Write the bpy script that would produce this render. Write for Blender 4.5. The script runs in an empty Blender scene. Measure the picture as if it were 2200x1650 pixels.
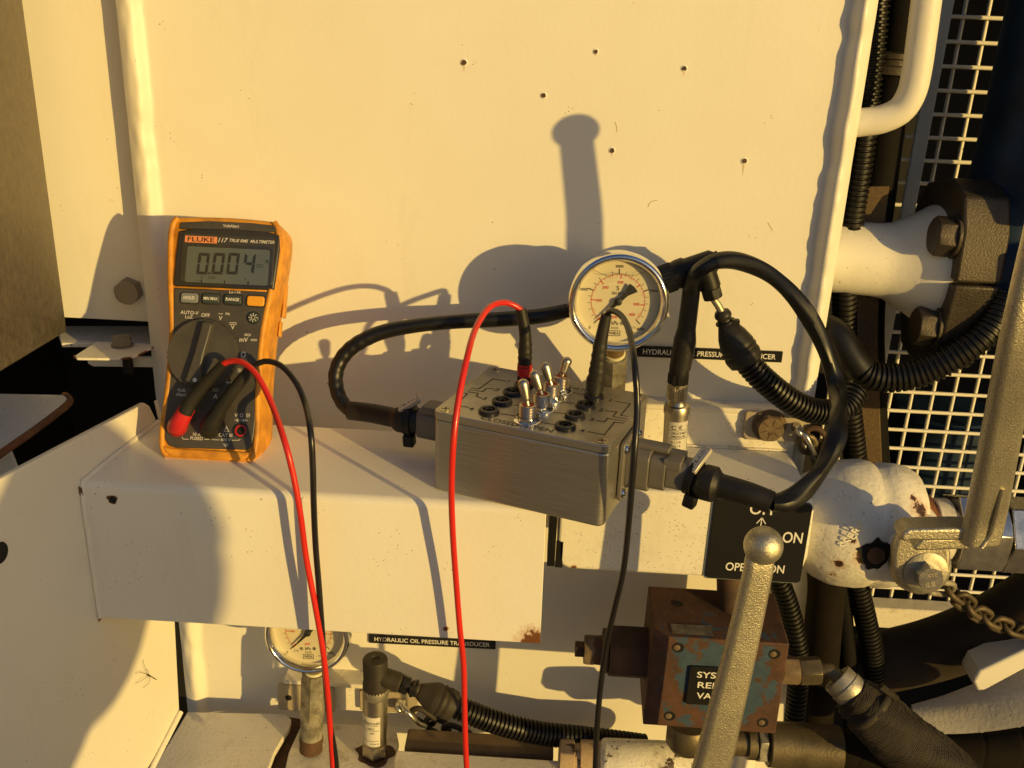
import bpy, math, random
import numpy as np
from math import sin, cos, pi, radians, sqrt, atan2
from mathutils import Vector
random.seed(7)
scene = bpy.context.scene
COL = scene.collection
S = 0.001   # everything below is written in millimetres

# ------------------------------------------------------------------ camera, sky, sun, exposure
F = 2150.0
PITCH, ROLL, YAW = 21.7, 2.3, 1.8
def cam_basis():
    p, r, w = map(radians, (PITCH, ROLL, YAW))
    f = np.array([-sin(w)*cos(p), cos(w)*cos(p), -sin(p)])
    right = np.array([cos(w), sin(w), 0.])
    up = np.cross(right, f)
    return right*cos(r)+up*sin(r), -right*sin(r)+up*cos(r), f
CR, CU, CF = cam_basis()
CAM = np.array([0., -782.3, 330.44])
cd = bpy.data.cameras.new('camera')
cam = bpy.data.objects.new('camera', cd); COL.objects.link(cam)
from mathutils import Matrix
m = Matrix(((CR[0], CU[0], -CF[0], CAM[0]*S), (CR[1], CU[1], -CF[1], CAM[1]*S), (CR[2], CU[2], -CF[2], CAM[2]*S), (0, 0, 0, 1)))
cam.matrix_world = m
cd.sensor_width = 36; cd.lens = 36*F/2200; cd.clip_start = 0.01; cd.clip_end = 3000
scene.camera = cam

SUN = np.array([-1.03, 1.0, -.232]); SUN = SUN/np.linalg.norm(SUN)     # direction the light travels
ELEV = math.asin(-SUN[2]); AZ = atan2(-SUN[0], -SUN[1])                # towards the sun, clockwise from +Y
world = bpy.data.worlds.new('World'); scene.world = world; world.use_nodes = True
wn = world.node_tree; bg = wn.nodes['Background']
sky = wn.nodes.new('ShaderNodeTexSky'); sky.sky_type = 'NISHITA'; sky.sun_disc = False
sky.sun_elevation = ELEV; sky.sun_rotation = AZ; sky.air_density = 1.6; sky.dust_density = 3.0; sky.ozone_density = 0.6
mx = wn.nodes.new('ShaderNodeMixRGB'); mx.blend_type = 'MULTIPLY'; mx.inputs[0].default_value = 1
mx.inputs[2].default_value = (0.50, 0.655, 1.12, 1)
wn.links.new(sky.outputs[0], mx.inputs[1]); wn.links.new(mx.outputs[0], bg.inputs[0])
bg.inputs[1].default_value = 0.12
sd = bpy.data.lights.new('sun', 'SUN'); sd.energy = 3.95; sd.angle = radians(0.53); sd.color = (1.0, 0.68, 0.205)
sun = bpy.data.objects.new('sun', sd); COL.objects.link(sun)
sun.rotation_euler = Vector(SUN).to_track_quat('-Z', 'Y').to_euler(); sun.location = (1, -1, 1)
scene.view_settings.view_transform = 'Standard'; scene.view_settings.look = 'None'
scene.view_settings.exposure = 0; scene.view_settings.gamma = 1; scene.view_settings.use_curve_mapping = False
scene.cycles.max_bounces = 8; scene.cycles.transparent_max_bounces = 12

# ------------------------------------------------------------------ reading positions off the picture plane
def ray(x, y): return CF + CR*(x-1100)/F - CU*(y-825)/F
def PY(x, y, Y):
    d = ray(x, y); return CAM + (Y-CAM[1])/d[1]*d
def PZ(x, y, Z):
    d = ray(x, y); return CAM + (Z-CAM[2])/d[2]*d
A3 = lambda *a: np.array(a, float)

# ------------------------------------------------------------------ materials
MATS = {}
def nn(t, typ, **k):
    n = t.nodes.new(typ)
    for a, b in k.items(): setattr(n, a, b)
    return n
def new_mat(name):
    mt = bpy.data.materials.new(name); mt.use_nodes = True
    return mt, mt.node_tree, mt.node_tree.nodes['Principled BSDF']
def ramp(t, src, stops):
    r = nn(t, 'ShaderNodeValToRGB'); e = r.color_ramp.elements
    while len(e) < len(stops): e.new(0.5)
    for i, (p, c) in enumerate(stops):
        e[i].position = p; e[i].color = (c, c, c, 1) if not hasattr(c, '__len__') else (*c, 1)
    t.links.new(src, r.inputs[0]); return r.outputs[0]
def noise(t, scale, detail=4, rough=.55, vec=None, stretch=None):
    n = nn(t, 'ShaderNodeTexNoise'); n.inputs['Scale'].default_value = scale
    n.inputs['Detail'].default_value = detail; n.inputs['Roughness'].default_value = rough
    if vec is None:
        vec = nn(t, 'ShaderNodeNewGeometry').outputs['Position']
    if stretch:
        mp = nn(t, 'ShaderNodeMapping'); mp.inputs['Scale'].default_value = stretch
        t.links.new(vec, mp.inputs[0]); vec = mp.outputs[0]
    t.links.new(vec, n.inputs['Vector']); return n.outputs[0]
def math_(t, op, a, b=None, clamp=False):
    n = nn(t, 'ShaderNodeMath', operation=op, use_clamp=clamp)
    for i, v in enumerate((a, b)):
        if v is None: continue
        if isinstance(v, (int, float)): n.inputs[i].default_value = v
        else: t.links.new(v, n.inputs[i])
    return n.outputs[0]
def mix(t, fac, a, b):
    n = nn(t, 'ShaderNodeMixRGB')
    if isinstance(fac, (int, float)): n.inputs[0].default_value = fac
    else: t.links.new(fac, n.inputs[0])
    for i, v in ((1, a), (2, b)):
        if hasattr(v, '__len__'): n.inputs[i].default_value = (*v, 1)
        else: t.links.new(v, n.inputs[i])
    return n.outputs[0]
def bump(t, bs, h, strength, dist=.001):
    b = nn(t, 'ShaderNodeBump'); b.inputs['Strength'].default_value = strength; b.inputs['Distance'].default_value = dist
    t.links.new(h, b.inputs['Height']); t.links.new(b.outputs[0], bs.inputs['Normal'])
def mat(name, color, rough=.5, metal=0., grain=0, gscale=900, gdist=.0004, vary=.12, vscale=25, stretch=None, coat=0, spec=.5, vcol=None, rvary=.12):
    if name in MATS: return MATS[name]
    mt, t, b = new_mat(name)
    n1 = noise(t, vscale, 5, .6)
    dark = tuple(c*(1-vary) for c in color); light = tuple(min(1, c*(1+vary)) for c in color)
    if vcol: dark = vcol
    f = ramp(t, n1, [(.35, 0.), (.68, 1.)])
    t.links.new(mix(t, f, dark, light), b.inputs['Base Color'])
    n2 = noise(t, gscale, 3, .6, stretch=stretch)
    rr = math_(t, 'ADD', math_(t, 'MULTIPLY', n1, rvary*2), rough-rvary, True)
    t.links.new(rr, b.inputs['Roughness'])
    b.inputs['Metallic'].default_value = metal; b.inputs['Coat Weight'].default_value = coat
    b.inputs['Specular IOR Level'].default_value = spec
    if grain: bump(t, b, n2, grain, gdist)
    MATS[name] = mt; return mt
def paint(name, color=(.82, .79, .695), rough=.42, specks=.0, rust=(), orange=.12, dirt=0., rustcol=(.16, .06, .02), lump=0., chips=0.):
    """white enamel: orange-peel relief, fine specks, and rust blooming round given points (mm, radius mm)"""
    mt, t, b = new_mat(name)
    pos = nn(t, 'ShaderNodeNewGeometry').outputs['Position']
    col = mix(t, ramp(t, noise(t, 7, 6, .65, pos), [(.3, 0.), (.75, 1.)]), tuple(c*k_ for c, k_ in zip(color, (.95, .935, .90))), color)
    grime = ramp(t, noise(t, 24, 8, .8, pos, stretch=(1, 1, .22)), [(.56, 0.), (.80, .22)])
    col = mix(t, grime, col, (.46, .38, .26))
    if specks:
        v = nn(t, 'ShaderNodeTexVoronoi'); v.inputs['Scale'].default_value = 95
        dn = noise(t, 300, 2, .5, pos)
        t.links.new(pos, v.inputs['Vector'])
        d = math_(t, 'ADD', v.outputs['Distance'], math_(t, 'MULTIPLY', dn, .10))
        big = math_(t, 'MULTIPLY', math_(t, 'LESS_THAN', d, .115), math_(t, 'GREATER_THAN', noise(t, 14, 3, .6, pos), .66-specks*.25))
        v2 = nn(t, 'ShaderNodeTexVoronoi'); v2.inputs['Scale'].default_value = 330; t.links.new(pos, v2.inputs['Vector'])
        sm = math_(t, 'MULTIPLY', math_(t, 'LESS_THAN', v2.outputs['Distance'], .14), math_(t, 'GREATER_THAN', noise(t, 35, 3, .6, pos), .66-specks*.25))
        m_ = math_(t, 'MULTIPLY', math_(t, 'MAXIMUM', big, sm), .8)
        col = mix(t, m_, col, (.12, .075, .035))
    if dirt:
        dm = ramp(t, noise(t, 38, 7, .75, pos), [(.52, 0.), (.80, 1.)])
        col = mix(t, math_(t, 'MULTIPLY', dm, dirt), col, (.22, .15, .08))
    if chips:
        ch = ramp(t, noise(t, 70, 8, .7, pos), [(.67-chips*.1, 0.), (.68-chips*.1, 1.)])
        col = mix(t, ch, col, (.07, .04, .025))
    for (x, y, z, r) in rust:
        vm = nn(t, 'ShaderNodeVectorMath', operation='DISTANCE'); vm.inputs[1].default_value = (x*S, y*S, z*S)
        t.links.new(pos, vm.inputs[0])
        q = math_(t, 'DIVIDE', vm.outputs['Value'], r*S)
        q = math_(t, 'ADD', q, math_(t, 'MULTIPLY', math_(t, 'SUBTRACT', noise(t, 220, 7, .75, pos), .5), 1.7))
        halo = ramp(t, q, [(.35, .75), (1.05, 0.)])
        col = mix(t, halo, col, (.50, .24, .08))
        core = ramp(t, q, [(.50, 1.), (.58, 0.)])
        col = mix(t, core, col, rustcol)
    t.links.new(col, b.inputs['Base Color'])
    h = noise(t, 260, 3, .5, pos)
    if lump: h = math_(t, 'ADD', math_(t, 'MULTIPLY', noise(t, 60, 5, .6, pos), lump), h)
    bump(t, b, h, orange*3, .0005)
    t.links.new(math_(t, 'ADD', math_(t, 'MULTIPLY', noise(t, 16, 4, .6, pos), .2), rough-.1, True), b.inputs['Roughness'])
    MATS[name] = mt; return mt
def rusty(name, c1=(.17, .06, .025), c2=(.30, .12, .045), blue=False, metal=0.):
    mt, t, b = new_mat(name)
    pos = nn(t, 'ShaderNodeNewGeometry').outputs['Position']
    col = mix(t, ramp(t, noise(t, 70, 8, .7, pos), [(.3, 0.), (.7, 1.)]), c1, c2)
    col = mix(t, ramp(t, noise(t, 26, 7, .7, pos), [(.45, 0.), (.70, .75)]), col, (.024, .016, .011))
    if blue:
        vm = nn(t, 'ShaderNodeVectorMath', operation='DISTANCE'); vm.inputs[1].default_value = (.152, -.130, -.172)
        t.links.new(pos, vm.inputs[0])
        q = math_(t, 'ADD', math_(t, 'DIVIDE', vm.outputs['Value'], .053), math_(t, 'MULTIPLY', math_(t, 'SUBTRACT', noise(t, 55, 9, .72, pos), .5), 3.4))
        col = mix(t, ramp(t, q, [(.70, 1.), (.72, 0.)]), col, mix(t, ramp(t, noise(t, 120, 4, .6, pos), [(.3, 0.), (.7, 1.)]), (.028, .055, .085), (.042, .078, .115)))
    t.links.new(col, b.inputs['Base Color']); b.inputs['Roughness'].default_value = .75; b.inputs['Metallic'].default_value = metal
    bump(t, b, noise(t, 420, 6, .7, pos), .6, .0006)
    MATS[name] = mt; return mt
def flat(name, color, rough=.5, metal=0., emit=None):
    if name in MATS: return MATS[name]
    mt, t, b = new_mat(name); b.inputs['Base Color'].default_value = (*color, 1)
    b.inputs['Roughness'].default_value = rough; b.inputs['Metallic'].default_value = metal
    MATS[name] = mt; return mt
def glass(name, tint=(1, 1, 1), rough=.03):
    mt = bpy.data.materials.new(name); mt.use_nodes = True; t = mt.node_tree
    t.nodes.remove(t.nodes['Principled BSDF']); out = t.nodes['Material Output']
    tr = nn(t, 'ShaderNodeBsdfTransparent'); tr.inputs[0].default_value = (*tint, 1)
    gl = nn(t, 'ShaderNodeBsdfGlossy'); gl.inputs['Roughness'].default_value = rough
    ge = nn(t, 'ShaderNodeNewGeometry'); dt_ = nn(t, 'ShaderNodeVectorMath', operation='DOT_PRODUCT')
    t.links.new(ge.outputs['Normal'], dt_.inputs[0]); t.links.new(ge.outputs['Incoming'], dt_.inputs[1])
    fr = math_(t, 'ADD', math_(t, 'MULTIPLY', math_(t, 'POWER', math_(t, 'SUBTRACT', 1., math_(t, 'ABSOLUTE', dt_.outputs['Value'])), 5.), .9), .035)
    mxs = nn(t, 'ShaderNodeMixShader'); t.links.new(fr, mxs.inputs[0])
    t.links.new(tr.outputs[0], mxs.inputs[1]); t.links.new(gl.outputs[0], mxs.inputs[2]); t.links.new(mxs.outputs[0], out.inputs[0])
    MATS[name] = mt; return mt

# ------------------------------------------------------------------ mesh builder
class Fr:
    """a plane to build on: origin, right, up, and the normal towards the viewer (mm)"""
    def __init__(s, o, u=(1, 0, 0), v=(0, 0, 1)):
        s.o = A3(*o); s.u = A3(*u)/np.linalg.norm(u); v = A3(*v); v = v-s.u*(v@s.u); s.v = v/np.linalg.norm(v); s.n = np.cross(s.u, s.v)
    def pt(s, a, b, c=0.): return s.o+s.u*a+s.v*b+s.n*c
    def px(s, x, y, h=0.):
        o = s.o+s.n*h; d = ray(x, y); p = CAM+((o-CAM)@s.n)/(d@s.n)*d-o
        return float(p@s.u), float(p@s.v)
    def at(s, x, y, h=0.):
        a, b = s.px(x, y, h); return s.pt(a, b, h)
def rr(w, h, r, n=5, cx=0., cy=0.):
    out = []
    for k, (sx, sy) in enumerate(((1, 1), (-1, 1), (-1, -1), (1, -1))):
        for i in range(n+1):
            a = pi/2*k+pi/2*i/n
            out.append((cx+sx*(w/2-r)+r*cos(a), cy+sy*(h/2-r)+r*sin(a)))
    return out
def circ(r, n=24, cx=0., cy=0., a0=0.): return [(cx+r*cos(a0+2*pi*i/n), cy+r*sin(a0+2*pi*i/n)) for i in range(n)]
def frame_of(axis):
    a = A3(*axis); a = a/np.linalg.norm(a)
    h = A3(0, 0, 1) if abs(a[2]) < .9 else A3(0, 1, 0)
    x = np.cross(h, a); x /= np.linalg.norm(x); return x, np.cross(a, x), a
def spline(pts, step=3.):
    """Catmull-Rom through the points, resampled evenly"""
    P = [A3(*p) for p in pts]; P = [2*P[0]-P[1]]+P+[2*P[-1]-P[-2]]; out = []
    for i in range(1, len(P)-2):
        a, b, c, d = P[i-1:i+3]; n = max(4, int(np.linalg.norm(c-b)/step*2))
        for k in range(n):
            s = k/n; out.append(.5*((2*b)+(c-a)*s+(2*a-5*b+4*c-d)*s*s+(3*b-a-3*c+d)*s**3))
    out.append(P[-2]); out = np.array(out)
    L = np.concatenate([[0], np.cumsum(np.linalg.norm(np.diff(out, axis=0), axis=1))])
    q = np.linspace(0, L[-1], max(3, int(L[-1]/step)+1))
    return [A3(*[np.interp(s, L, out[:, j]) for j in range(3)]) for s in q]
TXT = {}
def text_geo(s, align='CENTER', shear=0., spacing=1.):
    k = (s, align, shear, spacing)
    if k not in TXT:
        cu = bpy.data.curves.new('lettering', 'FONT'); cu.body = s; cu.size = 1; cu.align_x = align; cu.align_y = 'CENTER'
        cu.resolution_u = 4; cu.shear = shear; cu.offset = .012; cu.space_character = spacing
        ob = bpy.data.objects.new('lettering', cu); me = bpy.data.meshes.new_from_object(ob)
        V = np.array([v.co[:2] for v in me.vertices]) if len(me.vertices) else np.zeros((0, 2))
        FF = [tuple(p.vertices) for p in me.polygons]
        bpy.data.objects.remove(ob); bpy.data.meshes.remove(me); bpy.data.curves.remove(cu)
        if len(V):
            y0, y1 = V[:, 1].min(), V[:, 1].max(); V[:, 1] -= (y0+y1)/2
            if align == 'CENTER': V[:, 0] -= (V[:, 0].min()+V[:, 0].max())/2
        TXT[k] = (V, FF)
    return TXT[k]
ORG = {}
class MB:
    def __init__(s): s.v = []; s.f = []
    def add(s, V, FF):
        k = len(s.v); s.v += [tuple(map(float, p)) for p in V]; s.f += [tuple(i+k for i in f) for f in FF]; return s
    def box(s, c, d, u=(1, 0, 0), w=(0, 1, 0)):
        u = A3(*u)/np.linalg.norm(u); w = A3(*w); w = w-u*(w@u); w /= np.linalg.norm(w); z = np.cross(u, w); c = A3(*c)
        V = [c+u*d[0]/2*i+w*d[1]/2*j+z*d[2]/2*k for i in (-1, 1) for j in (-1, 1) for k in (-1, 1)]
        return s.add(V, [(0, 1, 3, 2), (4, 6, 7, 5), (0, 4, 5, 1), (2, 3, 7, 6), (0, 2, 6, 4), (1, 5, 7, 3)])
    def prism(s, poly, fr, c0, c1, shrink=None):
        n = len(poly); cx = sum(p[0] for p in poly)/n; cy = sum(p[1] for p in poly)/n
        q = poly if shrink is None else [(cx+(a-cx)*shrink, cy+(b-cy)*shrink) for a, b in poly]
        V = [fr.pt(a, b, c0) for a, b in poly]+[fr.pt(a, b, c1) for a, b in q]
        ar = sum(poly[i][0]*poly[(i+1) % n][1]-poly[(i+1) % n][0]*poly[i][1] for i in range(n))
        FF = [tuple(range(n))[::-1], tuple(range(n, 2*n))]+[(i, (i+1) % n, (i+1) % n+n, i+n) for i in range(n)]
        if (ar < 0) != (c1 < c0): FF = [f[::-1] for f in FF]
        return s.add(V, FF)
    def sheet(s, poly, fr, c=0.):
        return s.add([fr.pt(a, b, c) for a, b in poly], [tuple(range(len(poly)))])
    def rings(s, rs, closed=False, caps=True):
        n = len(rs[0]); k = len(rs); V = [p for r in rs for p in r]; FF = []
        for j in range(k if closed else k-1):
            j2 = (j+1) % k
            for i in range(n): FF.append((j*n+i, j*n+(i+1) % n, j2*n+(i+1) % n, j2*n+i))
        if caps and not closed: FF.append(tuple(range(n))[::-1]); FF.append(tuple((k-1)*n+i for i in range(n)))
        return s.add(V, FF)
    def lathe(s, base, axis, prof, n=32, caps=True, sx=1., rot=0.):
        x, y, a = frame_of(axis); base = A3(*base)
        return s.rings([[base+a*t+(x*cos(2*pi*i/n+rot)*sx+y*sin(2*pi*i/n+rot))*max(r, .01) for i in range(n)] for t, r in prof], caps=caps)
    def cyl(s, a, b, r, r2=None, n=24, ch=0.):
        a, b = A3(*a), A3(*b); L = np.linalg.norm(b-a); r2 = r if r2 is None else r2
        pr = [(0, r), (L, r2)] if not ch else [(0, r-ch), (ch, r), (L-ch, r2), (L, r2-ch)]
        return s.lathe(a, b-a, pr, n)
    def hexa(s, a, b, r, ch=.12, rot=0.):
        """hexagon prism with turned chamfer on the far end"""
        a, b = A3(*a), A3(*b); x, y, d = frame_of(b-a); L = np.linalg.norm(b-a); R = []
        for t, k in ((0, 1.), (L*(1-ch), 1.), (L, .90)):
            ring = []
            for i in range(24):
                q = 2*pi*i/24; hr = r*cos(pi/6)/cos(((q+pi/6) % (pi/3))-pi/6); hr = min(hr, r)
                if k < 1: hr = min(hr, r*k)
                ring.append(a+d*t+(x*cos(q+rot)+y*sin(q+rot))*hr)
            R.append(ring)
        return s.rings(R)
    def tube(s, pts, r, n=14, step=3., caps=True, raw=False, flatten=None):
        P = [A3(*p) for p in pts] if raw else spline(pts, step)
        T = [P[min(i+1, len(P)-1)]-P[max(i-1, 0)] for i in range(len(P))]; T = [t/np.linalg.norm(t) for t in T]
        x, y, a = frame_of(T[0]); R = []; sl = 0.
        for i, p in enumerate(P):
            x = x-T[i]*(x@T[i]); x /= np.linalg.norm(x); y = np.cross(T[i], x)
            if i: sl += np.linalg.norm(P[i]-P[i-1])
            rad = r(sl) if callable(r) else r
            R.append([p+(x*cos(2*pi*k/n)+y*sin(2*pi*k/n))*(rad(2*pi*k/n) if callable(rad) else rad) for k in range(n)])
        return s.rings(R, caps=caps)
    def corr(s, pts, R=9., pitch=4., depth=.14, n=20):
        """corrugated conduit"""
        def f(l):
            ph = (l % pitch)/pitch; return R*(1-depth*(0 if .18 < ph < .72 else 1))
        return s.tube(pts, f, n, step=pitch/6)
    def sphere(s, c, r, n=20, sz=1.):
        c = A3(*c); return s.rings([[c+A3(r*sin(t)*cos(2*pi*i/n), r*sin(t)*sin(2*pi*i/n), r*cos(t)*sz) for i in range(n)] for t in [pi*(k+.02)/(n//2+.04) for k in range(n//2+1)]][::-1])
    def torus(s, c, axis, R, r, n=40, k=12, sy=1.):
        x, y, a = frame_of(axis); c = A3(*c)
        return s.rings([[c+(x*cos(q)+y*sin(q))*(R+r*cos(2*pi*j/k))+a*r*sin(2*pi*j/k)*sy for j in range(k)] for q in [2*pi*i/n for i in range(n)]], closed=True)
    def link(s, c, d, w, L, W, r):
        """a chain link: stadium loop along d, opening along w"""
        c = A3(*c); d = A3(*d)/np.linalg.norm(d); w = A3(*w); w = w-d*(w@d); w /= np.linalg.norm(w); z = np.cross(d, w); R = []
        h = L/2-W/2; path = [(h+W/2*cos(t), W/2*sin(t), t) for t in np.linspace(-pi/2, pi/2, 9)]+[(-h+W/2*cos(t), W/2*sin(t), t) for t in np.linspace(pi/2, 3*pi/2, 9)]
        for a, b, t in path:
            R.append([c+d*a+w*b+(d*cos(t)+w*sin(t))*r*cos(2*pi*j/10)+z*r*sin(2*pi*j/10) for j in range(10)])
        return s.rings(R, closed=True)
    def text(s, txt, fr, a, b, cap, width=None, align='CENTER', h=.15, shear=0., rot=0., fn=None, spacing=1.):
        V, FF = text_geo(txt, align, shear, spacing)
        if not len(V): return s
        k = cap/.70; V = V*k
        if width: V = V*np.array([width/(V[:, 0].max()-V[:, 0].min()), 1])
        c, q = cos(rot), sin(rot)
        f = fn or (lambda X, Y: fr.pt(X, Y, h))
        return s.add([f(a+x*c-y*q, b+x*q+y*c) for x, y in V], FF)
    def line(s, fr, pts, w, h=.15):
        for (a, b), (c, d) in zip(pts[:-1], pts[1:]):
            L = math.hypot(c-a, d-b) or 1e-6; dx, dy = (c-a)/L*w/2, (d-b)/L*w/2
            s.sheet([(a-dx+dy, b-dy-dx), (c+dx+dy, d+dy-dx), (c+dx-dy, d+dy+dx), (a-dx-dy, b-dy+dx)], fr, h)
        return s
    def build(s, name, material, parent=None, org=None, bevel=0., seg=2, angle=38, smooth=True, label=None):
        o = A3(*(org if org is not None else (ORG[parent.name] if parent else (0, 0, 0))))
        me = bpy.data.meshes.new(name)
        me.from_pydata([tuple((p[i]-o[i])*S for i in range(3)) for p in s.v], [], s.f)
        me.materials.append(material if not isinstance(material, str) else MATS[material])
        if smooth:
            me.shade_smooth(); me.set_sharp_from_angle(angle=radians(angle))
        me.validate()
        ob = bpy.data.objects.new(name, me); COL.objects.link(ob)
        if parent: ob.parent = parent; ORG[ob.name] = ORG[parent.name]
        else: ob.location = tuple(o*S); ORG[ob.name] = o
        if bevel:
            b = ob.modifiers.new('bevel', 'BEVEL'); b.width = bevel*S; b.segments = seg; b.limit_method = 'ANGLE'; b.angle_limit = radians(40)
            b.harden_normals = False
        if label: ob['label'] = label
        return ob
def tag(o, label, cat, group=None, kind=None):
    o['label'] = label; o['category'] = cat
    if group: o['group'] = group
    if kind: o['kind'] = kind
    return o
def thing(name, label, cat, loc=(0, 0, 0), group=None):
    o = bpy.data.objects.new(name, None); COL.objects.link(o); o.location = tuple(A3(*loc)*S); o.empty_display_size = .01
    ORG[o.name] = A3(*loc); return tag(o, label, cat, group)
# ------------------------------------------------------------------ shared materials
from mathutils import noise as mnoise
paint('white_enamel', specks=.10)
paint('white_enamel_plate', specks=.03, orange=.07)
paint('white_enamel_beam', specks=.2, rust=[(4, -178, -110, 17), (-300, -178, 4, 5), (-60, -178, -103, 3)], orange=.09)
paint('white_enamel_dusty', color=(.82, .78, .68), specks=.75, orange=.2, dirt=.3)
paint('white_enamel_dirty', color=(.76, .715, .61), specks=.6, orange=.25, dirt=.85)
paint('white_enamel_rust_edge', specks=.5, dirt=.6, rust=[(-376, -98, 26, 9), (-330, -70, 20, 8)])
def on_cyl(x, y, cy, cz, r):
    d = ray(x, y); oy, oz = CAM[1]-cy, CAM[2]-cz; A = d[1]**2+d[2]**2; B = oy*d[1]+oz*d[2]; Q = B*B-A*(oy*oy+oz*oz-r*r)
    return tuple(CAM+d*((-B-(sqrt(Q) if Q > 0 else 0))/A))
paint('valve_enamel', specks=.6, orange=.3, lump=2.2, dirt=.35, rust=[on_cyl(x, y, -60, -62.8, 50)+(r,) for x, y, r in ((1985, 1092, 12), (1965, 1068, 5), (2052, 1185, 12), (2040, 1060, 8), (1792, 1068, 4), (1802, 1215, 7), (1858, 1192, 12), (1832, 1160, 4), (1778, 1150, 5), (1785, 1240, 6))], rustcol=(.06, .025, .012))
mat('brown_steel', (.22, .185, .13), .46, .7, grain=.6, gscale=700, gdist=.0003, vary=.22, vscale=160)
mat('black_rubber', (.008, .0075, .007), .48, spec=.35, grain=.25, gscale=500, vary=.3)
mat('black_cable', (.0075, .007, .0065), .40, spec=.4, grain=.08, gscale=120, vary=.3, gdist=.001)
mat('heat_shrink', (.014, .012, .011), .52, spec=.4, grain=.35, gscale=160, gdist=.0012, vary=.3)
mat('conduit_black', (.0085, .0075, .0065), .42, spec=.4, vary=.35, grain=.2, gscale=700)
mat('conduit_dusty', (.034, .027, .019), .6, spec=.35, vary=.4, grain=.4, gscale=500)
mat('hose_dusty', (.011, .008, .005), .85, spec=.12, vary=.4, grain=.6, gscale=300)  # base colour darkened to stand in for the shade on these hoses
mat('hose_black', (.006, .005, .004), .75, spec=.15, vary=.4, grain=.7, gscale=600)
mz_, tz_, bz_ = new_mat('zinc_cast')
gn = noise(tz_, 950, 3, .7)
cz_ = mix(tz_, ramp(tz_, gn, [(.38, 0.), (.62, 1.)]), (.47, .43, .31), (.76, .71, .55))
tz_.links.new(mix(tz_, math_(tz_, 'MULTIPLY', noise(tz_, 22, 5, .6), .45), cz_, (.46, .405, .28)), bz_.inputs['Base Color'])
bz_.inputs['Metallic'].default_value = .85; tz_.links.new(math_(tz_, 'ADD', math_(tz_, 'MULTIPLY', noise(tz_, 30, 5, .6), .22), .28), bz_.inputs['Roughness'])
bump(tz_, bz_, noise(tz_, 800, 3, .65), .9, .00055); MATS['zinc_cast'] = mz_
mat('chain_steel', (.12, .09, .05), .6, .5, grain=.5, gscale=500, vary=.3); mat('zinc_dull', (.42, .39, .31), .48, .8, grain=.5, gscale=600, gdist=.0005, vary=.2, vscale=90)
mat('zinc_bright', (.62, .60, .54), .24, .95, grain=.15, gscale=700, vary=.15, vscale=90)
mat('chrome', (.78, .78, .76), .10, 1.0, vary=.05, rvary=.04)
ma, ta, ba_ = new_mat('alu_brushed')
st = noise(ta, 900, 3, .5, stretch=(.035, .035, 2.0)); bl0 = noise(ta, 30, 4, .6)
ca_ = mix(ta, ramp(ta, st, [(.35, 0.), (.65, 1.)]), (.38, .36, .315), (.49, .465, .415))
ca_ = mix(ta, ramp(ta, noise(ta, 900, 2, .5, stretch=(1, 1, .35)), [(.70, 0.), (.76, .6)]), ca_, (.55, .52, .45))
ta.links.new(mix(ta, math_(ta, 'MULTIPLY', bl0, .25), ca_, (.28, .265, .235)), ba_.inputs['Base Color'])
ba_.inputs['Metallic'].default_value = .88; ba_.inputs['Roughness'].default_value = .40
bump(ta, ba_, math_(ta, 'ADD', st, noise(ta, 1300, 2, .5)), .4, .0002); MATS['alu_brushed'] = ma
mat('alu_cast', (.42, .40, .37), .42, .9, grain=.9, gscale=600, gdist=.0006, vary=.2)
mat('nickel', (.50, .45, .36), .33, 1., grain=.1, vary=.12)
mat('brass_dull', (.34, .23, .10), .4, .8, grain=.3, vary=.25)
mat('grey_plastic', (.15, .135, .115), .42, grain=.1, gscale=300, vary=.12)
mat('dark_rubber', (.019, .017, .013), .5, spec=.4, grain=.25, gscale=260, vary=.3)
mat('red_silicone', (.62, .022, .014), .34, grain=.05, vary=.08, coat=.15)
mat('black_silicone', (.013, .012, .012), .30, grain=.05, vary=.15)
mat('red_plastic', (.55, .020, .020), .38, vary=.12)
mat('holster_yellow', (.63, .275, .020), .5, grain=.3, gscale=350, vary=.22, vscale=75, vcol=(.44, .18, .016))
mat('meter_grey', (.060, .054, .047), .45, grain=.2, gscale=1500, gdist=.0002, vary=.14, vscale=60)
mat('meter_dark', (.028, .026, .024), .42, grain=.12, gscale=1500, gdist=.0002, vary=.2)
mat('button_grey', (.19, .20, .21), .45)
mat('button_dark', (.035, .045, .042), .45)
mat('button_yellow', (.80, .36, .02), .45)
flat('print_white', (.62, .58, .52), .6)
flat('sign_white', (.78, .75, .68), .5)
flat('sign_black', (.012, .012, .012), .32)
flat('print_black', (.016, .015, .014), .5)
flat('print_red', (.62, .045, .02), .5)
flat('print_grey', (.22, .20, .17), .5)
flat('print_orange', (.72, .26, .10), .5)
flat('lcd', (.135, .16, .18), .3)
flat('lcd_mark', (.022, .024, .024), .5)
mat('dial_face', (.74, .66, .48), .45, vary=.03)
flat('paper_label', (.66, .62, .52), .5)
flat('silver_label', (.60, .57, .49), .4, .15)
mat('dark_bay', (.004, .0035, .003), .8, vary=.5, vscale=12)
mat('blue_steel', (.010, .026, .058), .5, spec=.3, vary=.4, grain=.3)
mat('flange_black', (.066, .052, .036), .48, .35, grain=.8, gscale=650, gdist=.0006, vary=.3, vscale=30)
mw, tw, bw_ = new_mat('weave')
pw = nn(tw, 'ShaderNodeNewGeometry').outputs['Position']
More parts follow.
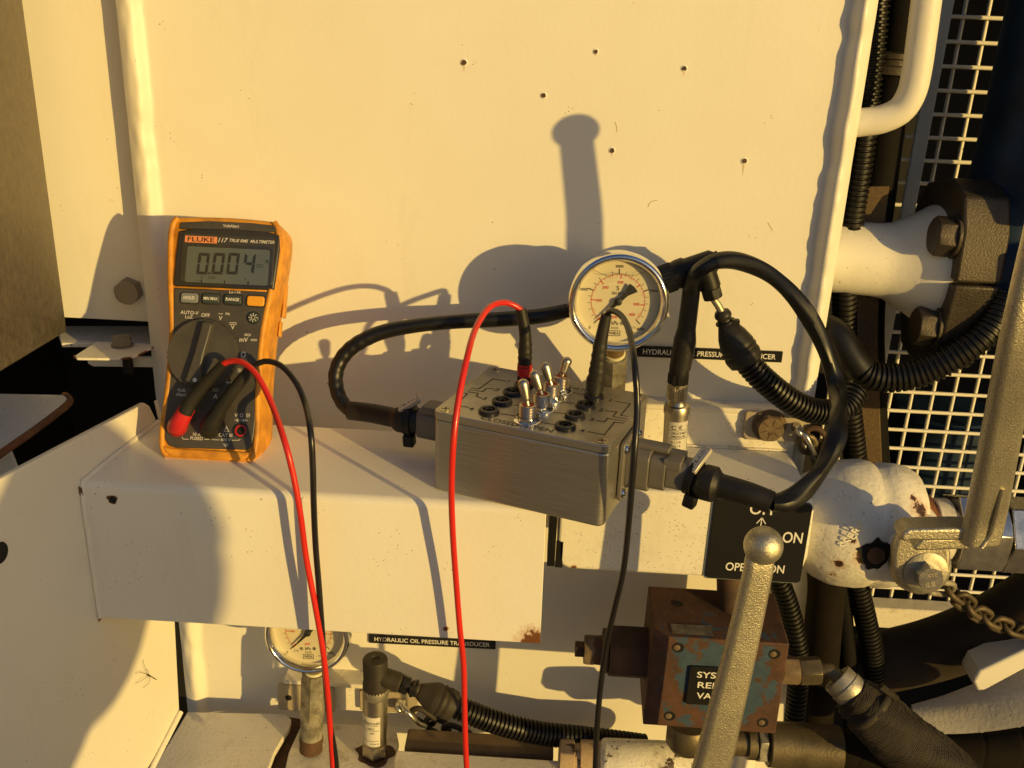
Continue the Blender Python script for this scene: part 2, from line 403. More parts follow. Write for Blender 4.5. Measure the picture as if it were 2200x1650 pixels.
def wv(rot, sc, dis):
    mp = nn(tw, 'ShaderNodeMapping'); mp.inputs['Rotation'].default_value = rot; tw.links.new(pw, mp.inputs[0])
    w = nn(tw, 'ShaderNodeTexWave'); w.inputs['Scale'].default_value = sc; w.inputs['Distortion'].default_value = dis; w.inputs['Detail Scale'].default_value = 40
    tw.links.new(mp.outputs[0], w.inputs['Vector']); return w.outputs['Fac']
wm = math_(tw, 'MULTIPLY', wv((0, radians(52), 0), 210, 1.2), wv((0, radians(-38), 0), 260, .6))
tw.links.new(mix(tw, wm, (.006, .005, .004), (.11, .075, .04)), bw_.inputs['Base Color']); bw_.inputs['Roughness'].default_value = .6
bump(tw, bw_, wm, 1., .0012); MATS['weave'] = mw
mat('olive_metal', (.15, .12, .07), .5, .6, grain=.6, gscale=400, vary=.3)
rusty('rust_plain'); rusty('rust_block', (.062, .028, .016), (.115, .050, .027), blue=True); rusty('rust_dark', (.05, .028, .015), (.12, .055, .025)); rusty('rust_bolt', (.12, .08, .045), (.20, .14, .08))
rusty('galv_dirty', (.13, .105, .065), (.46, .43, .34), metal=.45)
glass('clear_glass', (.97, .97, .95), .02); glass('clear_plastic', (.93, .93, .9), .12)
MATS['ground_dirt'] = mat('ground_dirt', (.30, .22, .14), .9, grain=.5, gscale=20, vary=.25, vscale=.6)
XF = Fr((0, 0, 0))            # wall plane, seen from the front
def FY(Y): return Fr((0, Y, 0))
def FZ(Z): return Fr((0, 0, Z), (1, 0, 0), (0, 1, 0))

# ------------------------------------------------------------------ ground and the machine around the view
g = MB(); g.add([(-6e5, -6e5, -1500), (6e5, -6e5, -1500), (6e5, 6e5, -1500), (-6e5, 6e5, -1500)], [(0, 1, 2, 3)])
go = g.build('ground', 'ground_dirt', smooth=False); go['kind'] = 'structure'; go['label'] = 'dry earth ground below the machine'

# machine bay behind everything, near-black colour stands in for its shade
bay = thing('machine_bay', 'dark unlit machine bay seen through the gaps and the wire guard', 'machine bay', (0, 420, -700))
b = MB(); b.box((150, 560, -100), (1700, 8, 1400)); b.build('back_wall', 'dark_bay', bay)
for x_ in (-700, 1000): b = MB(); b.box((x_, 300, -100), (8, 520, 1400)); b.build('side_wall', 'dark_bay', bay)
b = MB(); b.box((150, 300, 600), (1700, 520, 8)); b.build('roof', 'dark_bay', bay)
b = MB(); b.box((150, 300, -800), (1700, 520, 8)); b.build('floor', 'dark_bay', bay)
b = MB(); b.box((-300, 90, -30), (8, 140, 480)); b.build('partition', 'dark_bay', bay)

# ------------------------------------------------------------------ main white plate with welded, rounded side edges
plate = thing('white_plate', 'large cream white painted steel plate behind the gauge and meter, with lumpy welded side edges', 'steel plate', (-50, 0, -420))
XL, XR, ZB, ZT = -330., 227., -420., 430.
def plate_y(x, z):
    y = -.5*mnoise.noise(Vector((x*.010, z*.010, 3)))
    w = mnoise.noise(Vector((0, z*.035, 7)))*1.1+mnoise.noise(Vector((3, z*.09, 7)))*.9
    for e, s in ((XL, 1), (XR, -1)):
        d = (x-e)*s
        if s < 0: wid = 19+2.0*w; top = 11.5+1.6*w
        else: wid = 21+1.6*w; top = 7.0+.8*w
        q = max(0., d/wid)
        if q < 1:
            y -= top*(sin(pi*(q*.72+.10))**1.1 if q < .55 else sin(pi*(.55*.72+.10))**1.1*(.5+.5*cos(pi*(q-.55)/.45)))
            y += mnoise.noise(Vector((x*.12, z*.08, 1)))*1.5*sin(pi*q)
    return y
xs = sorted(set([XL+i*1.5 for i in range(0, 19)]+[XR-i*1.5 for i in range(0, 19)]+list(np.linspace(XL+30, XR-30, 40))))
zs = list(np.arange(ZB, ZT+1, 5.))
b = MB(); nx = len(xs)
V = [(x, plate_y(x, z), z) for z in zs for x in xs]
FF = [(j*nx+i, j*nx+i+1, (j+1)*nx+i+1, (j+1)*nx+i) for j in range(len(zs)-1) for i in range(nx-1)]
b.add(V, FF); b.build('plate_face', 'white_enamel_plate', plate, angle=60)
b = MB(); b.box((XL+1.0, 7.6, 5), (2, 15, 850)); b.box((XR-1.0, 7.6, 5), (2, 15, 850)); b.box(((XL+XR)/2, 14, 5), (XR-XL, 2, 850)); b.build('plate_edge', 'white_enamel', plate, bevel=.6)
for i, (px_, py_, r) in enumerate(((997, 134, 2.1), (1280, 111, 1.7), (1470, 147, 1.9), (1168, 205, 1.9), (1315, 323, 2.0), (1599, 346, 2.1))):
    p = PY(px_, py_, 0); y = plate_y(p[0], p[2]); f = Fr((p[0], y, p[2]))
    rnd = random.Random(i)
    c = MB(); c.lathe((p[0], y+.6, p[2]), (0, -1, 0), [(0, r*1.35), (.9, r*1.3), (1.2, r*.95), (1.0, r*.9)], 18)
    h = c.build('screw_hole', 'white_enamel', plate)
    c = MB(); c.sheet([(r*(.92+.22*rnd.uniform(-1, 1))*cos(a), r*(.92+.22*rnd.uniform(-1, 1))*sin(a)) for a in np.linspace(0, 2*pi, 15)[:-1]], f, .75)
    c.build('rusty_plug', 'rust_dark', h, smooth=False)
    L_ = (7.5, 3.5, 6, 0, 4.5, 11)[i]; c = MB(); q = [(-.8, 0), (.8, -.2), (.5, -L_*.5), (.1, -L_), (-.35, -L_*.6)]
    if L_: c.sheet(q, f, .12)
    if L_: c.build('rust_run', mat('rust_wash', (.66, .47, .24), .5), h, smooth=False)

for pts in (((1322, 262), (1325, 272), (1326, 284)), ((1650, 478), (1656, 488), (1660, 496)), ((1392, 445), (1398, 434), (1412, 430))):
    c = MB(); P_ = [PY(x, y, 0) for x, y in pts]; P_ = [A3(p[0], plate_y(p[0], p[2])-.05, p[2]) for p in P_]; c.tube(P_, .28, 5, step=1.5); c.build('scratch', mat('scratch_grey', (.50, .42, .28), .6), plate)
# ridge, band and top rim of a pressure block assembly: an upper one and a lower one
def assembly(dz, dx0, x0, x1, name, label):
    t = thing(name, label, 'manifold block', ((x0+x1)/2, -60, -95+dz))
    b = MB(); b.box(((x0+x1)/2, -7, 12+dz), (x1-x0, 22, 5)); b.build('ridge', 'white_enamel_dirty', t, bevel=1.6, seg=3)
    b = MB(); b.box(((x0+x1)/2, -4, -8+dz), (x1-x0, 27, 36)); b.build('band', 'white_enamel_dusty', t, bevel=.8)
    return t
up = assembly(0, 0, 20, 213, 'manifold_block', 'white painted box section right of the grey box, carrying the OFF and ON sign')
b = MB(); b.prism([(30, -93), (196, -93), (209, -84), (212, -70), (211, -24), (207, -20), (19, -20), (19, -82), (23, -90)], FY(-105), 0, -84); b.build('block_body', paint('white_enamel_block', specks=.75, rust=[(33, -105, -91, 3.5)], dirt=.3), up, bevel=3, seg=4)
b = MB(); b.box((115, -15, -21), (186, 10, 3)); b.build('weld_seam', 'white_enamel_dirty', up, bevel=1.4, seg=3)

# lower assembly's platform (rises from the dark slot)
low = thing('lower_platform', 'white speckled horizontal platform at the bottom, carrying the half hidden gauge', 'platform', (-190, -50, -330))
ZL = -320.
def zpoly(pts, Z): return [tuple(PZ(x, y, Z)[:2]) for x, y in pts]
b = MB(); b.prism(zpoly([(402, 1529), (612, 1533), (626, 1545), (622, 1562), (590, 1616), (560, 1700), (300, 1700)], ZL), FZ(ZL), 0, -6); b.build('left_deck', 'white_enamel_dusty', low, bevel=1.2, seg=3)
b = MB(); b.prism(zpoly([(650, 1545), (850, 1556), (857, 1590), (838, 1700), (600, 1700), (620, 1610)], ZL), FZ(ZL), -3, -9); b.build('right_deck', 'white_enamel_dirty', low, bevel=1.2, seg=3)
b = MB(); b.box((-173, -6, -304), (110, 20, 30)); b.build('band', 'white_enamel_dusty', low, bevel=1)
b = MB(); b.box((-173, -10, -286), (110, 24, 4.5)); b.build('ridge', 'white_enamel_dirty', low, bevel=1.6, seg=3)
b = MB(); b.prism(zpoly([(560, 1700), (612, 1540), (655, 1545), (640, 1700)], ZL-12), FZ(ZL-12), 0, -5); b.build('slot_floor', 'rust_dark', low)

# ------------------------------------------------------------------ left: recessed panel, bolt, ledge, lug
lp = thing('recessed_sheet', 'cream white panel set back at the left, with a big grey hex bolt', 'steel sheet', (-370, 17, 52))
q0 = XF.px(140, 683, 0)
b = MB(); b.box((-420, 20, 240), (190, 6, 376)); b.build('panel_sheet', 'white_enamel_plate', lp, bevel=.8)
p = PY(281, 622, 17)
b = MB(); b.hexa((p[0], 17, p[2]), (p[0], 6.5, p[2]), 11.3, .2, rot=.18); b.build('hex_bolt', mat('grey_bolt', (.27, .235, .18), .55, .3, grain=.4, vary=.15), lp)
ledge = thing('bolted_ledge', 'white ledge with a rust edged tab and grey hex bolt, left of the meter', 'ledge', (-360, 0, 30))
b = MB(); b.prism(zpoly([(120, 700), (330, 700), (330, 745), (205, 737), (197, 737), (132, 737)], 33), FZ(33), 0, -4); b.build('ledge_sheet', 'white_enamel_dusty', ledge, bevel=.8)
b = MB(); b.prism(zpoly([(160, 764), (208, 733), (328, 738), (326, 746), (290, 764), (246, 770), (165, 769)], 38), FZ(38), 0, -2.2); b.build('rusty_tab', 'white_enamel_rust_edge', ledge, bevel=.7)
e_ = [PZ(x, y, 36.8) for x, y in ((160, 765), (170, 769.5), (246, 771), (290, 765), (327, 746.5))]
b = MB(); b.tube(e_, 1.1, 8, step=2); b.build('rusted_rim', 'rust_plain', ledge)
c0 = PZ(263, 743, 38)
b = MB(); b.cyl(c0, c0+A3(0, 0, 1.2), 9); b.hexa(c0+A3(0, 0, 1.), c0+A3(0, 0, 8), 8.2, .25, .3); b.build('hex_bolt', 'grey_bolt', ledge)
c1 = PZ(272, 800, 10)
b = MB(); b.cyl((c0[0]+3, c0[1], 14), (c0[0]+3, c0[1], 30), 4.2); b.build('bolt_end', 'black_rubber', ledge)  # near-black material stands in for the dim shade on this bolt
# gusset sheet joining the tab to the plate: an angled white web with a cut-out
web = [PY(x, y, 0) for x, y in ((186, 770), (334, 768), (334, 790), (200, 788), (188, 782))]
b = MB(); b.prism([(p[0], p[2]) for p in web], FY(0), 0, -5)
b.build('web', 'white_enamel', ledge, bevel=1.2, seg=3)

# ------------------------------------------------------------------ flange sheet on the left that the beam butts against
n_ = A3(1, -.137, 0); u_ = A3(.137, 1, 0); u_ = u_/np.linalg.norm(u_)
FL_ = Fr((-291.3, 0, 0), -u_, (0, 0, 1))       # right pointing to the camera, normal towards +X
if FL_.n[0] < 0: FL_ = Fr((-291.3, 0, 0), u_, (0, 0, 1))
fl = thing('side_gusset', 'large white sloping side gusset sheet at the lower left, half in shadow', 'gusset plate', (-305, -150, -330))
q = [FL_.px(*p) for p in ((312, 866), (322, 872), (338, 905), (376, 1330), (386, 1528), (325, 1640), (250, 1760), (-300, 1900), (-300, 1178), (0, 1030), (312, 866))][:-1]
b = MB(); b.prism(q, FL_, 0, -5); b.build('gusset_sheet', paint('white_enamel_gusset', specks=.12, orange=.1, rust=[(-309, -100, 17, 4), (-318, -160, 20, 2.5), (-322, -178, 0, 3), (-316, -175, -112, 5)]), fl, bevel=1.2, seg=3)
w0, w1 = FL_.at(384, 1535, 1), FL_.at(318, 1655, 1)
b = MB(); b.tube([FL_.at(335, 862, 1), FL_.at(345, 905, 2)], 1.5, 8); b.tube([FL_.at(388, 1530, 2), FL_.at(322, 1660, 2)], 2.4, 10, step=2); b.build('weld_bead', 'white_enamel', fl)
b = MB(); e_ = FL_.at(0, 1188, .6); b.lathe(e_, FL_.n, [(0, 7), (.8, 6.6), (.9, 0)], 24, sx=1); b.build('bolt_hole', 'dark_bay', fl)
# crane fly resting on it
fly = thing('crane_fly', 'tiny long legged crane fly resting on the lit lower left gusset', 'insect', FL_.at(322, 1455, 0))
f1, f2 = FL_.at(318, 1450, 1.5), FL_.at(336, 1460, 1.5)
b = MB(); b.tube([f1, (f1+f2)/2, f2], lambda l: .35+.35*sin(min(1, l/6)*pi), 8, step=.6); b.sphere(f1, .9, 8); b.build('body', 'rust_dark', fly)
for pts in (((316, 1449), (311, 1432), (307, 1417)), ((316, 1449), (302, 1445), (290, 1447)), ((320, 1452), (305, 1462), (291, 1468)), ((322, 1453), (320, 1466), (308, 1478)), ((318, 1449), (320, 1444), (314, 1436))):
    b = MB(); b.tube([FL_.at(x, y, h) for (x, y), h in zip(pts, (1.5, 3, .2))], .14, 5, step=1.2); b.build('leg', 'rust_dark', fly)

# brown steel box, upper left, and loose white tray below it
k0 = PY(58, 0, -30); k1 = PY(144, 710, -30)
kb = thing('steel_cabinet', 'brown grained steel cabinet side running out of the picture at the upper left', 'cabinet', (k1[0]-40, -160, k1[2]))
e0 = PY(58, 0, -20); e1 = PY(144, 712, -20); e2 = PY(-220, 925, -330)
b = MB(); dn = A3(e2[0]-e1[0], e2[1]-e1[1], 0); LN = np.linalg.norm(dn); kf = Fr((e1[0], e1[1], 0), -dn, (0, 0, 1))
if kf.n[0] < 0: kf = Fr((e1[0], e1[1], 0), dn, (0, 0, 1))
sg = 1 if abs((kf.px(144, 712)[0])) < 1 and kf.u@dn > 0 else -1
za, zb = e1[2], kf.px(0, 800)[1]; xa = kf.px(0, 800)[0]
sl = (zb-za)/(xa)
b.prism([(0, za), (0, 420), (sg*LN, 420), (sg*LN, za+sl*sg*LN)], kf, 0, -70); b.build('cabinet_side', 'brown_steel', kb, bevel=1.5)
tr = thing('white_tray', 'white rust edged bracket plate poking in at the left edge below the cabinet', 'bracket', PZ(60, 900, 10))
q = zpoly([(-120, 843), (140, 848), (150, 854), (145, 868), (0, 972), (-160, 1090)], 8)
b = MB(); b.prism(q, FZ(8), 0, -5); b.build('tray_top', 'white_enamel_dusty', tr, bevel=.8)
b = MB(); b.tube([PZ(x, y, 6.6) for x, y in ((138, 849), (149, 857), (144, 870), (80, 920), (0, 976), (-100, 1049))], 2.9, 8); b.build('rusted_rim', 'rust_plain', tr)
qq = PZ(22, 960, 3); b = MB(); b.prism([(qq[0]-60, 2), (qq[0]-2, 2), (qq[0]+6, -34), (qq[0]-60, -34)], Fr((0, qq[1], 0)), 0, -4); b.build('tray_front', 'white_enamel', tr, bevel=.8)

# ------------------------------------------------------------------ the beam (folded channel) the meter and box stand on
beam = thing('shelf_beam', 'white folded steel shelf under the multimeter and grey box, rusty at its lower right corner', 'shelf', (-150, -120, -110))
ZBt = -111.
pts = [(-66, 0), (-172, 0)]+[(-172-6*sin(a), -6+6*cos(a)) for a in np.linspace(.2, pi/2, 6)]+[(-178, ZBt), (-173.5, ZBt), (-173.5, -8)]+[(-171, -5), (-66, -5)]
xr = 8.; b = MB(); N = len(pts)
def flx(y): return -291.3+.137*y+.3
V = [(flx(y), y, z) for y, z in pts]+[(xr+(.9 if z < -20 else 0), y, z) for y, z in pts]
b.add(V, [tuple(range(N))[::-1], tuple(range(N, 2*N))]+[(i, (i+1) % N, (i+1) % N+N, i+N) for i in range(N)])
b.build('folded_sheet', 'white_enamel_beam', beam, bevel=.5)
b = MB(); b.tube([(flx(y)+1.2, y, z) for y, z in ((-70, 1), (-120, 1), (-168, 0), (-178, -6), (-178.5, -60), (-178, ZBt))], 1.7, 8, step=3); b.build('weld_bead', 'white_enamel', beam)
p = PY(241, 1073, -178)
b = MB(); b.sheet([(3.6*(1+.22*sin(3.1*a)+.1*sin(7*a))*cos(a)+p[0], 3.9*(1+.18*sin(2.3*a+1))*sin(a)+p[2]) for a in np.linspace(0, 2*pi, 24)[:-1]], FY(-178), .25); ho = b.build('bolt_hole', 'rust_plain', beam, smooth=False)
b = MB(); b.sheet([(p[0]+.6+2.5*cos(a), p[2]+2.8*sin(a)) for a in np.linspace(0, 2*pi, 20)[:-1]], FY(-178), .4); b.build('hole', 'dark_bay', ho, smooth=False)
p = PY(184, 1045, -172)
b = MB(); b.sheet([(p[0]-1.2, p[2]+4), (p[0]+1, p[2]+3), (p[0]+1.6, p[2]-3), (p[0], p[2]-4.5), (p[0]-1.4, p[2]-2)], FY(-178), 1.8); b.build('filler_gap', 'rust_plain', beam, smooth=False)
# rubber strip between shelf and block
rs = thing('rubber_strip', 'worn black rubber strip in the gap between shelf and white box section', 'rubber strip', (16, -100, -60))
b = MB(); b.box((14.5, -100, -55), (6, 30, 60)); b.box((21, -104.5, -80), (6, 1, 24)); b.build('strip', 'black_rubber', rs, bevel=1)
# ------------------------------------------------------------------ multimeter
LEAN = radians(26)
MF = Fr((-241, -135, 0), (1, 0, 0), (0, sin(LEAN), cos(LEAN)))
def mz(zx, zy, h=0): return MF.px(300+zx/2.75, 440+zy/2.75, h)
meter = thing('multimeter', 'orange and grey handheld digital multimeter leaning on the plate, reading 0.004', 'multimeter', (-241, -115, 0))
half = [(0, 25), (.5, 29), (2, 32), (4.6, 34.4), (8.5, 35.9), (14, 36.6), (25, 36.7), (45, 35.4), (60, 34.9), (90, 35.2), (105, 36.4), (130, 39.6), (150, 41.2), (163, 42.), (171, 41.7), (176, 40.3), (178.6, 38), (179.4, 35)]
cxm = .9
def outline(off=0., top=0.): 
    R = [(cxm+w-off, min(max(bb, off), 179.4+1.2-off)) for bb, w in half]
    arch = [(cxm+x, 179.5+1.6*(1-(x/36)**2)-off) for x in (27, 14, 0, -14, -27)]
    return R+arch+[(2*cxm-a, bb) for a, bb in R[::-1]]
b = MB(); A_, B_, C_, D_ = outline(2.2), outline(.0), outline(.0), outline(3.5)
R = []
for o_, c in ((outline(3.2), .6), (outline(1.2), -.8), (outline(.0), -3.), (outline(.0), -30), (outline(.7), -38), (outline(2.6), -43), (outline(7.), -45.5)):
    R.append([MF.pt(x, y, c) for x, y in o_])
b.rings(R[::-1]); hol = b.build('holster', 'holster_yellow', meter, angle=50)
# raised lip corners of the holster overlapping the front
def strip(side):
    pts = [(cxm+side*(w-1.9), bb) for bb, w in half[2:-1]]
    b = MB(); b.tube([MF.pt(x, y, .2) for x, y in pts], 2.3, 10, step=4); return b
for sgn in (-1, 1): strip(sgn).build('holster_lip', 'holster_yellow', hol)
b = MB(); b.prism([(-24, 1.5), (26, 1.5), (31, 4.5), (34, 9.5), (29, 8.0), (-26, 8.0), (-33, 9.5), (-29.5, 4.5)], MF, -1, 3.0); b.build('holster_lip', 'holster_yellow', hol, bevel=1.5, seg=3)
b = MB(); b.box(MF.pt(cxm+39.6, 125, -33), (2.4, 26, 7), MF.u, MF.v); b.box(MF.pt(cxm+37.6, 103, -33), (2, 12, 6), MF.u, MF.v); b.build('side_clip', 'holster_yellow', hol, bevel=1)
# body front, lower and upper
low_face = [(-33.6, 126), (40, 126.4), (38.9, 118), (36.6, 100), (35, 80), (34.8, 50), (34.2, 22), (33, 13), (30, 9.5), (-23, 8.3), (-28, 9.5), (-31.5, 14), (-32.8, 25), (-32.2, 50), (-32.4, 80), (-32.6, 100)]
b = MB(); b.prism(low_face, MF, -1, 2.0); body = b.build('front_panel', 'meter_grey', meter, bevel=1.2, seg=3)
up_face = [(-34, 127.2), (41, 127.6), (43, 158), (42.6, 169.5), (30, 171.3), (5, 172.2), (-20, 171.2), (-33, 168.6), (-34.2, 150)]
b = MB(); b.prism(up_face, MF, -1, 2.6); bez = b.build('display_bezel', 'meter_dark', meter, bevel=1.5, seg=3)
b = MB(); b.prism([(-33, 170), (42, 171), (41., 176.0), (20, 177.2), (-10, 177.2), (-32.6, 175.2)], MF, -1, 2.2); b.build('top_cap', 'meter_grey', meter, bevel=1, seg=2)
b = MB(); b.text('VoltAlert', MF, *mz(540, 125, 2.3), 2.2, h=2.36); b.build('cap_lettering', 'print_white', meter, smooth=False)
# lens frame and LCD
b = MB(); b.prism(rr(69, 36.5, 2.5, 4, 5.1, 148.6), MF, 2.4, 3.1); b.build('lens', mat('lens_dark', (.045, .043, .040), .22), meter, bevel=.5)
b = MB(); b.prism(rr(61.5, 26.6, 1.5, 3, 5.6, 143.8), MF, 3.05, 3.3); lcd = b.build('screen', 'lcd', meter)
def seg7(mb, cx, cy, ch, w=8.4, hgt=16.0, t=2.15, sh=.06):
    on = {'0': 'abcdef', '4': 'bcfg'}[ch]; h = hgt/2; g_ = .22
    P = {'a': [(-w/2+g_, h), (w/2-g_, h), (w/2-t, h-t), (-w/2+t, h-t)], 'd': [(-w/2+g_, -h), (w/2-g_, -h), (w/2-t, -h+t), (-w/2+t, -h+t)],
         'b': [(w/2, h-g_), (w/2, g_), (w/2-t*.5, g_), (w/2-t, t*.5), (w/2-t, h-t-g_)], 'c': [(w/2, -h+g_), (w/2, -g_), (w/2-t*.5, -g_), (w/2-t, -t*.5), (w/2-t, -h+t+g_)],
         'f': [(-w/2, h-g_), (-w/2, g_), (-w/2+t*.5, g_), (-w/2+t, t*.5), (-w/2+t, h-t-g_)], 'e': [(-w/2, -h+g_), (-w/2, -g_), (-w/2+t*.5, -g_), (-w/2+t, -t*.5), (-w/2+t, -h+t+g_)],
         'g': [(-w/2+t*.7, 0), (-w/2+t*1.2, t/2), (w/2-t*1.2, t/2), (w/2-t*.7, 0), (w/2-t*1.2, -t/2), (-w/2+t*1.2, -t/2)]}
    for k in on: mb.sheet([(cx+x+y*sh, cy+y) for x, y in P[k]], MF, 3.42)
b = MB()
for zx, ch in ((375, '0'), (465, '0'), (552, '0'), (648, '4')):
    a_, c_ = mz(zx, 348, 3.4); seg7(b, a_, c_, ch)
a_, c_ = mz(412, 405, 3.4); b.sheet(rr(1.6, 1.6, .3, 2, a_, c_), MF, 3.42)
for s_, zx, zy, cap in (('DC', 712, 362, 2.6), ('A', 753, 335, 3.2), ('0', 367, 428, 2.0), ('6100', 425, 430, 2.0), ('6', 623, 438, 1.6), ('+', 349, 447, 1.8)):
    b.text(s_, MF, *mz(zx, zy, 3.4), cap, h=3.42)
for zx, zy in ((365, 452), (502, 457), (641, 462)):
    a_, c_ = mz(zx, zy, 3.4); b.sheet(rr(1.1, 2.4, .2, 2, a_, c_), MF, 3.42)
b.build('display_digits', 'lcd_mark', lcd, smooth=False)
b = MB(); b.prism(rr(66, 30.5, 2, 3, 5.2, 144.), MF, 3.5, 3.7); b.build('window', 'clear_plastic', meter)
b = MB(); b.sheet(rr(24, 4.9, .3, 2, *mz(363, 205, 3.2)), MF, 3.22); b.build('brand_badge', 'print_orange', meter, smooth=False)
b = MB(); b.text('FLUKE', MF, *mz(363, 205, 3.2), 3.5, width=20, h=3.34); b.build('badge_lettering', 'print_black', meter, smooth=False)
b = MB(); a_, c_ = mz(493, 209, 3.2); b.text('117', MF, a_, c_, 3.3, h=3.3, shear=.3); a_, c_ = mz(664, 216, 3.2); b.text('TRUE RMS  MULTIMETER', MF, a_, c_, 2.3, width=33.5, h=3.3, shear=.3)
b.build('title_lettering', 'print_white', meter, smooth=False)
# buttons
for i, (s_, zx, zy, m_) in enumerate((('HOLD', 295, 550, 'button_grey'), ('MIN MAX', 422, 555, 'button_dark'), ('RANGE', 551, 560, 'button_dark'), ('', 686, 569, 'button_yellow'))):
    a_, c_ = mz(zx, zy, 3)
    w = MB(); w.prism(rr(14.6, 9.0, 2.4, 4, a_, c_), MF, 1.6, 2.4); w.build('button_surround', 'meter_dark', meter)
    w = MB(); w.prism(rr(12.8, 7.3, 1.8, 4, a_, c_), MF, 1.8, 4.0); w = w.build('button', m_, meter, bevel=.7, seg=3)
    if s_:
        l_ = MB(); l_.text(s_, MF, a_, c_, 2.3, width={'HOLD': 8, 'MIN MAX': 10.4, 'RANGE': 10}[s_], h=4.06); l_.build('button_lettering', 'sign_white', w, smooth=False)
a_, c_ = mz(672, 667, 3)
w = MB(); w.prism(circ(4.9, 28, a_, c_), MF, 1.8, 2.4); w.build('button_surround', 'meter_dark', meter)
w = MB(); w.prism(circ(4.3, 28, a_, c_), MF, 1.8, 3.8); w = w.build('backlight_button', 'button_dark', meter, bevel=.6)
l_ = MB(); 
for k in range(8): q = k*pi/4; l_.line(MF, [(a_+2.1*cos(q), c_+2.1*sin(q)), (a_+3.1*cos(q), c_+3.1*sin(q))], .4, 3.86)
for k in range(16): q = k*pi/8; l_.line(MF, [(a_+1.35*cos(q), c_+1.35*sin(q)), (a_+1.35*cos(q+pi/8), c_+1.35*sin(q+pi/8))], .38, 3.86)
l_.build('sun_symbol', 'sign_white', w, smooth=False)
# printed legend on the lower face
b = MB(); H = 2.06
def T(s_, zx, zy, cap, **k): b.text(s_, MF, *mz(zx, zy, 2), cap, h=H, **k)
T('Lo / Hi', 563, 516, 2.1); T('AUTO-V', 295, 637, 2.5); T('LoZ', 292, 662, 2.4); T('OFF', 390, 652, 2.6); T('V', 478, 670, 2.9); T('Hz', 521, 643, 2.0)
T('V', 550, 723, 3.); T('mV', 615, 797, 3.2); T('\u03a9', 612, 885, 3.8); T(')))', 590, 978, 2.3); T('A', 448, 1132, 3.4); T('Volt', 247, 1095, 2.5); T('Alert', 245, 1121, 2.5)
T('10 A', 338, 1356, 2.2); T('FUSED', 337, 1380, 2.3); T('CAT III', 507, 1361, 2.4); T('600 V', 509, 1388, 2.1); T('V', 570, 1243, 2.6); T('\u03a9', 602, 1243, 2.6); T(')))', 640, 1244, 2.2); T('!', 512, 1327, 2.)
def Ln(pts, w=.4): b.line(MF, [mz(x, y, 2) for x, y in pts], w, H)
Ln([(466, 645), (472, 641), (480, 647), (490, 642)]); Ln([(532, 697), (572, 697)]); Ln([(532, 706), (542, 706)]); Ln([(547, 706), (557, 706)]); Ln([(562, 706), (572, 706)])
Ln([(620, 764), (655, 764)]); Ln([(620, 774), (630, 769), (643, 776), (655, 771)]); Ln([(658, 795), (692, 795)]); Ln([(658, 803), (668, 803)]); Ln([(672, 803), (680, 803)]); Ln([(684, 803), (692, 803)])
Ln([(432, 1088), (464, 1088)]); Ln([(432, 1100), (441, 1096), (452, 1103), (464, 1098)])
Ln([(500, 1340), (512, 1308), (528, 1340), (500, 1340)]); Ln([(252, 1372), (256, 1384), (288, 1385)]); Ln([(384, 1385), (412, 1386), (418, 1378)]); Ln([(426, 1378), (432, 1388), (470, 1389)]); Ln([(546, 1391), (588, 1391), (594, 1384)])
Ln([(562, 1272), (576, 1272)]); Ln([(576, 1265), (576, 1281)]); Ln([(581, 1265), (581, 1281)]); Ln([(581, 1272), (594, 1272)]); Ln([(600, 1272), (636, 1274)]); Ln([(612, 1265), (612, 1281), (624, 1274), (612, 1265)]); Ln([(626, 1265), (626, 1282)])
Ln([(495, 1414), (526, 1414)]); Ln([(500, 1421), (520, 1421)]); Ln([(505, 1427), (516, 1427)]); Ln([(510, 1406), (510, 1414)])
Ln([(508, 1048), (545, 1052)]); Ln([(516, 1041), (516, 1058), (530, 1050), (516, 1041)])
b.build('printed_legend', 'print_white', meter, smooth=False)
# rotary knob
ka, kc = MF.px(300+368/2.75, 440+880/2.75, 7)
b = MB(); R = []
for c, k, am in ((1.5, 26.0, .25), (5.5, 26.0, .25), (7.2, 25.2, .1)):
    R.append([MF.pt(ka+(k+am*cos(40*q))*cos(q), kc+(k+am*cos(40*q))*sin(q), c) for q in [2*pi*i/160 for i in range(160)]])
b.rings(R[::-1] if False else R); knob = b.build('rotary_knob', 'meter_grey', meter)
a1 = radians(-101)   # pointer direction
kd = (cos(a1), sin(a1)); kp = (-kd[1], kd[0])
def kpt(t, w): return (ka+kd[0]*t+kp[0]*w, kc+kd[1]*t+kp[1]*w)
b = MB(); b.prism([kpt(-24.6, -4.2), kpt(-24.9, 0), kpt(-24.6, 4.2), kpt(0, 4.0), kpt(24.4, 5.2), kpt(25.1, 0), kpt(24.4, -5.2), kpt(0, -4.0)], MF, 7, 13.6, shrink=.90); b.build('grip', 'meter_grey', knob, bevel=1.2, seg=3)
b = MB(); b.prism(circ(1.5, 18, *MF.px(300+326/2.75, 440+1035/2.75, 13.6)), MF, 13.2, 13.9); b.build('pointer_dot', 'sign_white', knob)
# jack
a_, c_ = MF.px(300+598/2.75, 440+1335/2.75, 2)
b = MB(); b.lathe(MF.pt(a_, c_, 1.5), MF.n, [(0, 5.6), (1.6, 5.4), (1.8, 4.6), (-3, 4.4)], 30, caps=False); b.build('jack_ring', 'meter_dark', meter)
b = MB(); b.lathe(MF.pt(a_, c_, -.5), MF.n, [(0, 4.4), (3.0, 4.3), (3.2, 3.2), (-1, 2.6)], 28, caps=False); b.build('jack_rim', 'red_plastic', meter)
b = MB(); b.lathe(MF.pt(a_, c_, 0.5), MF.n, [(0, 4), (1.55, 3.9), (1.7, .1)], 20); b.build('jack_hole', 'dark_bay', meter)

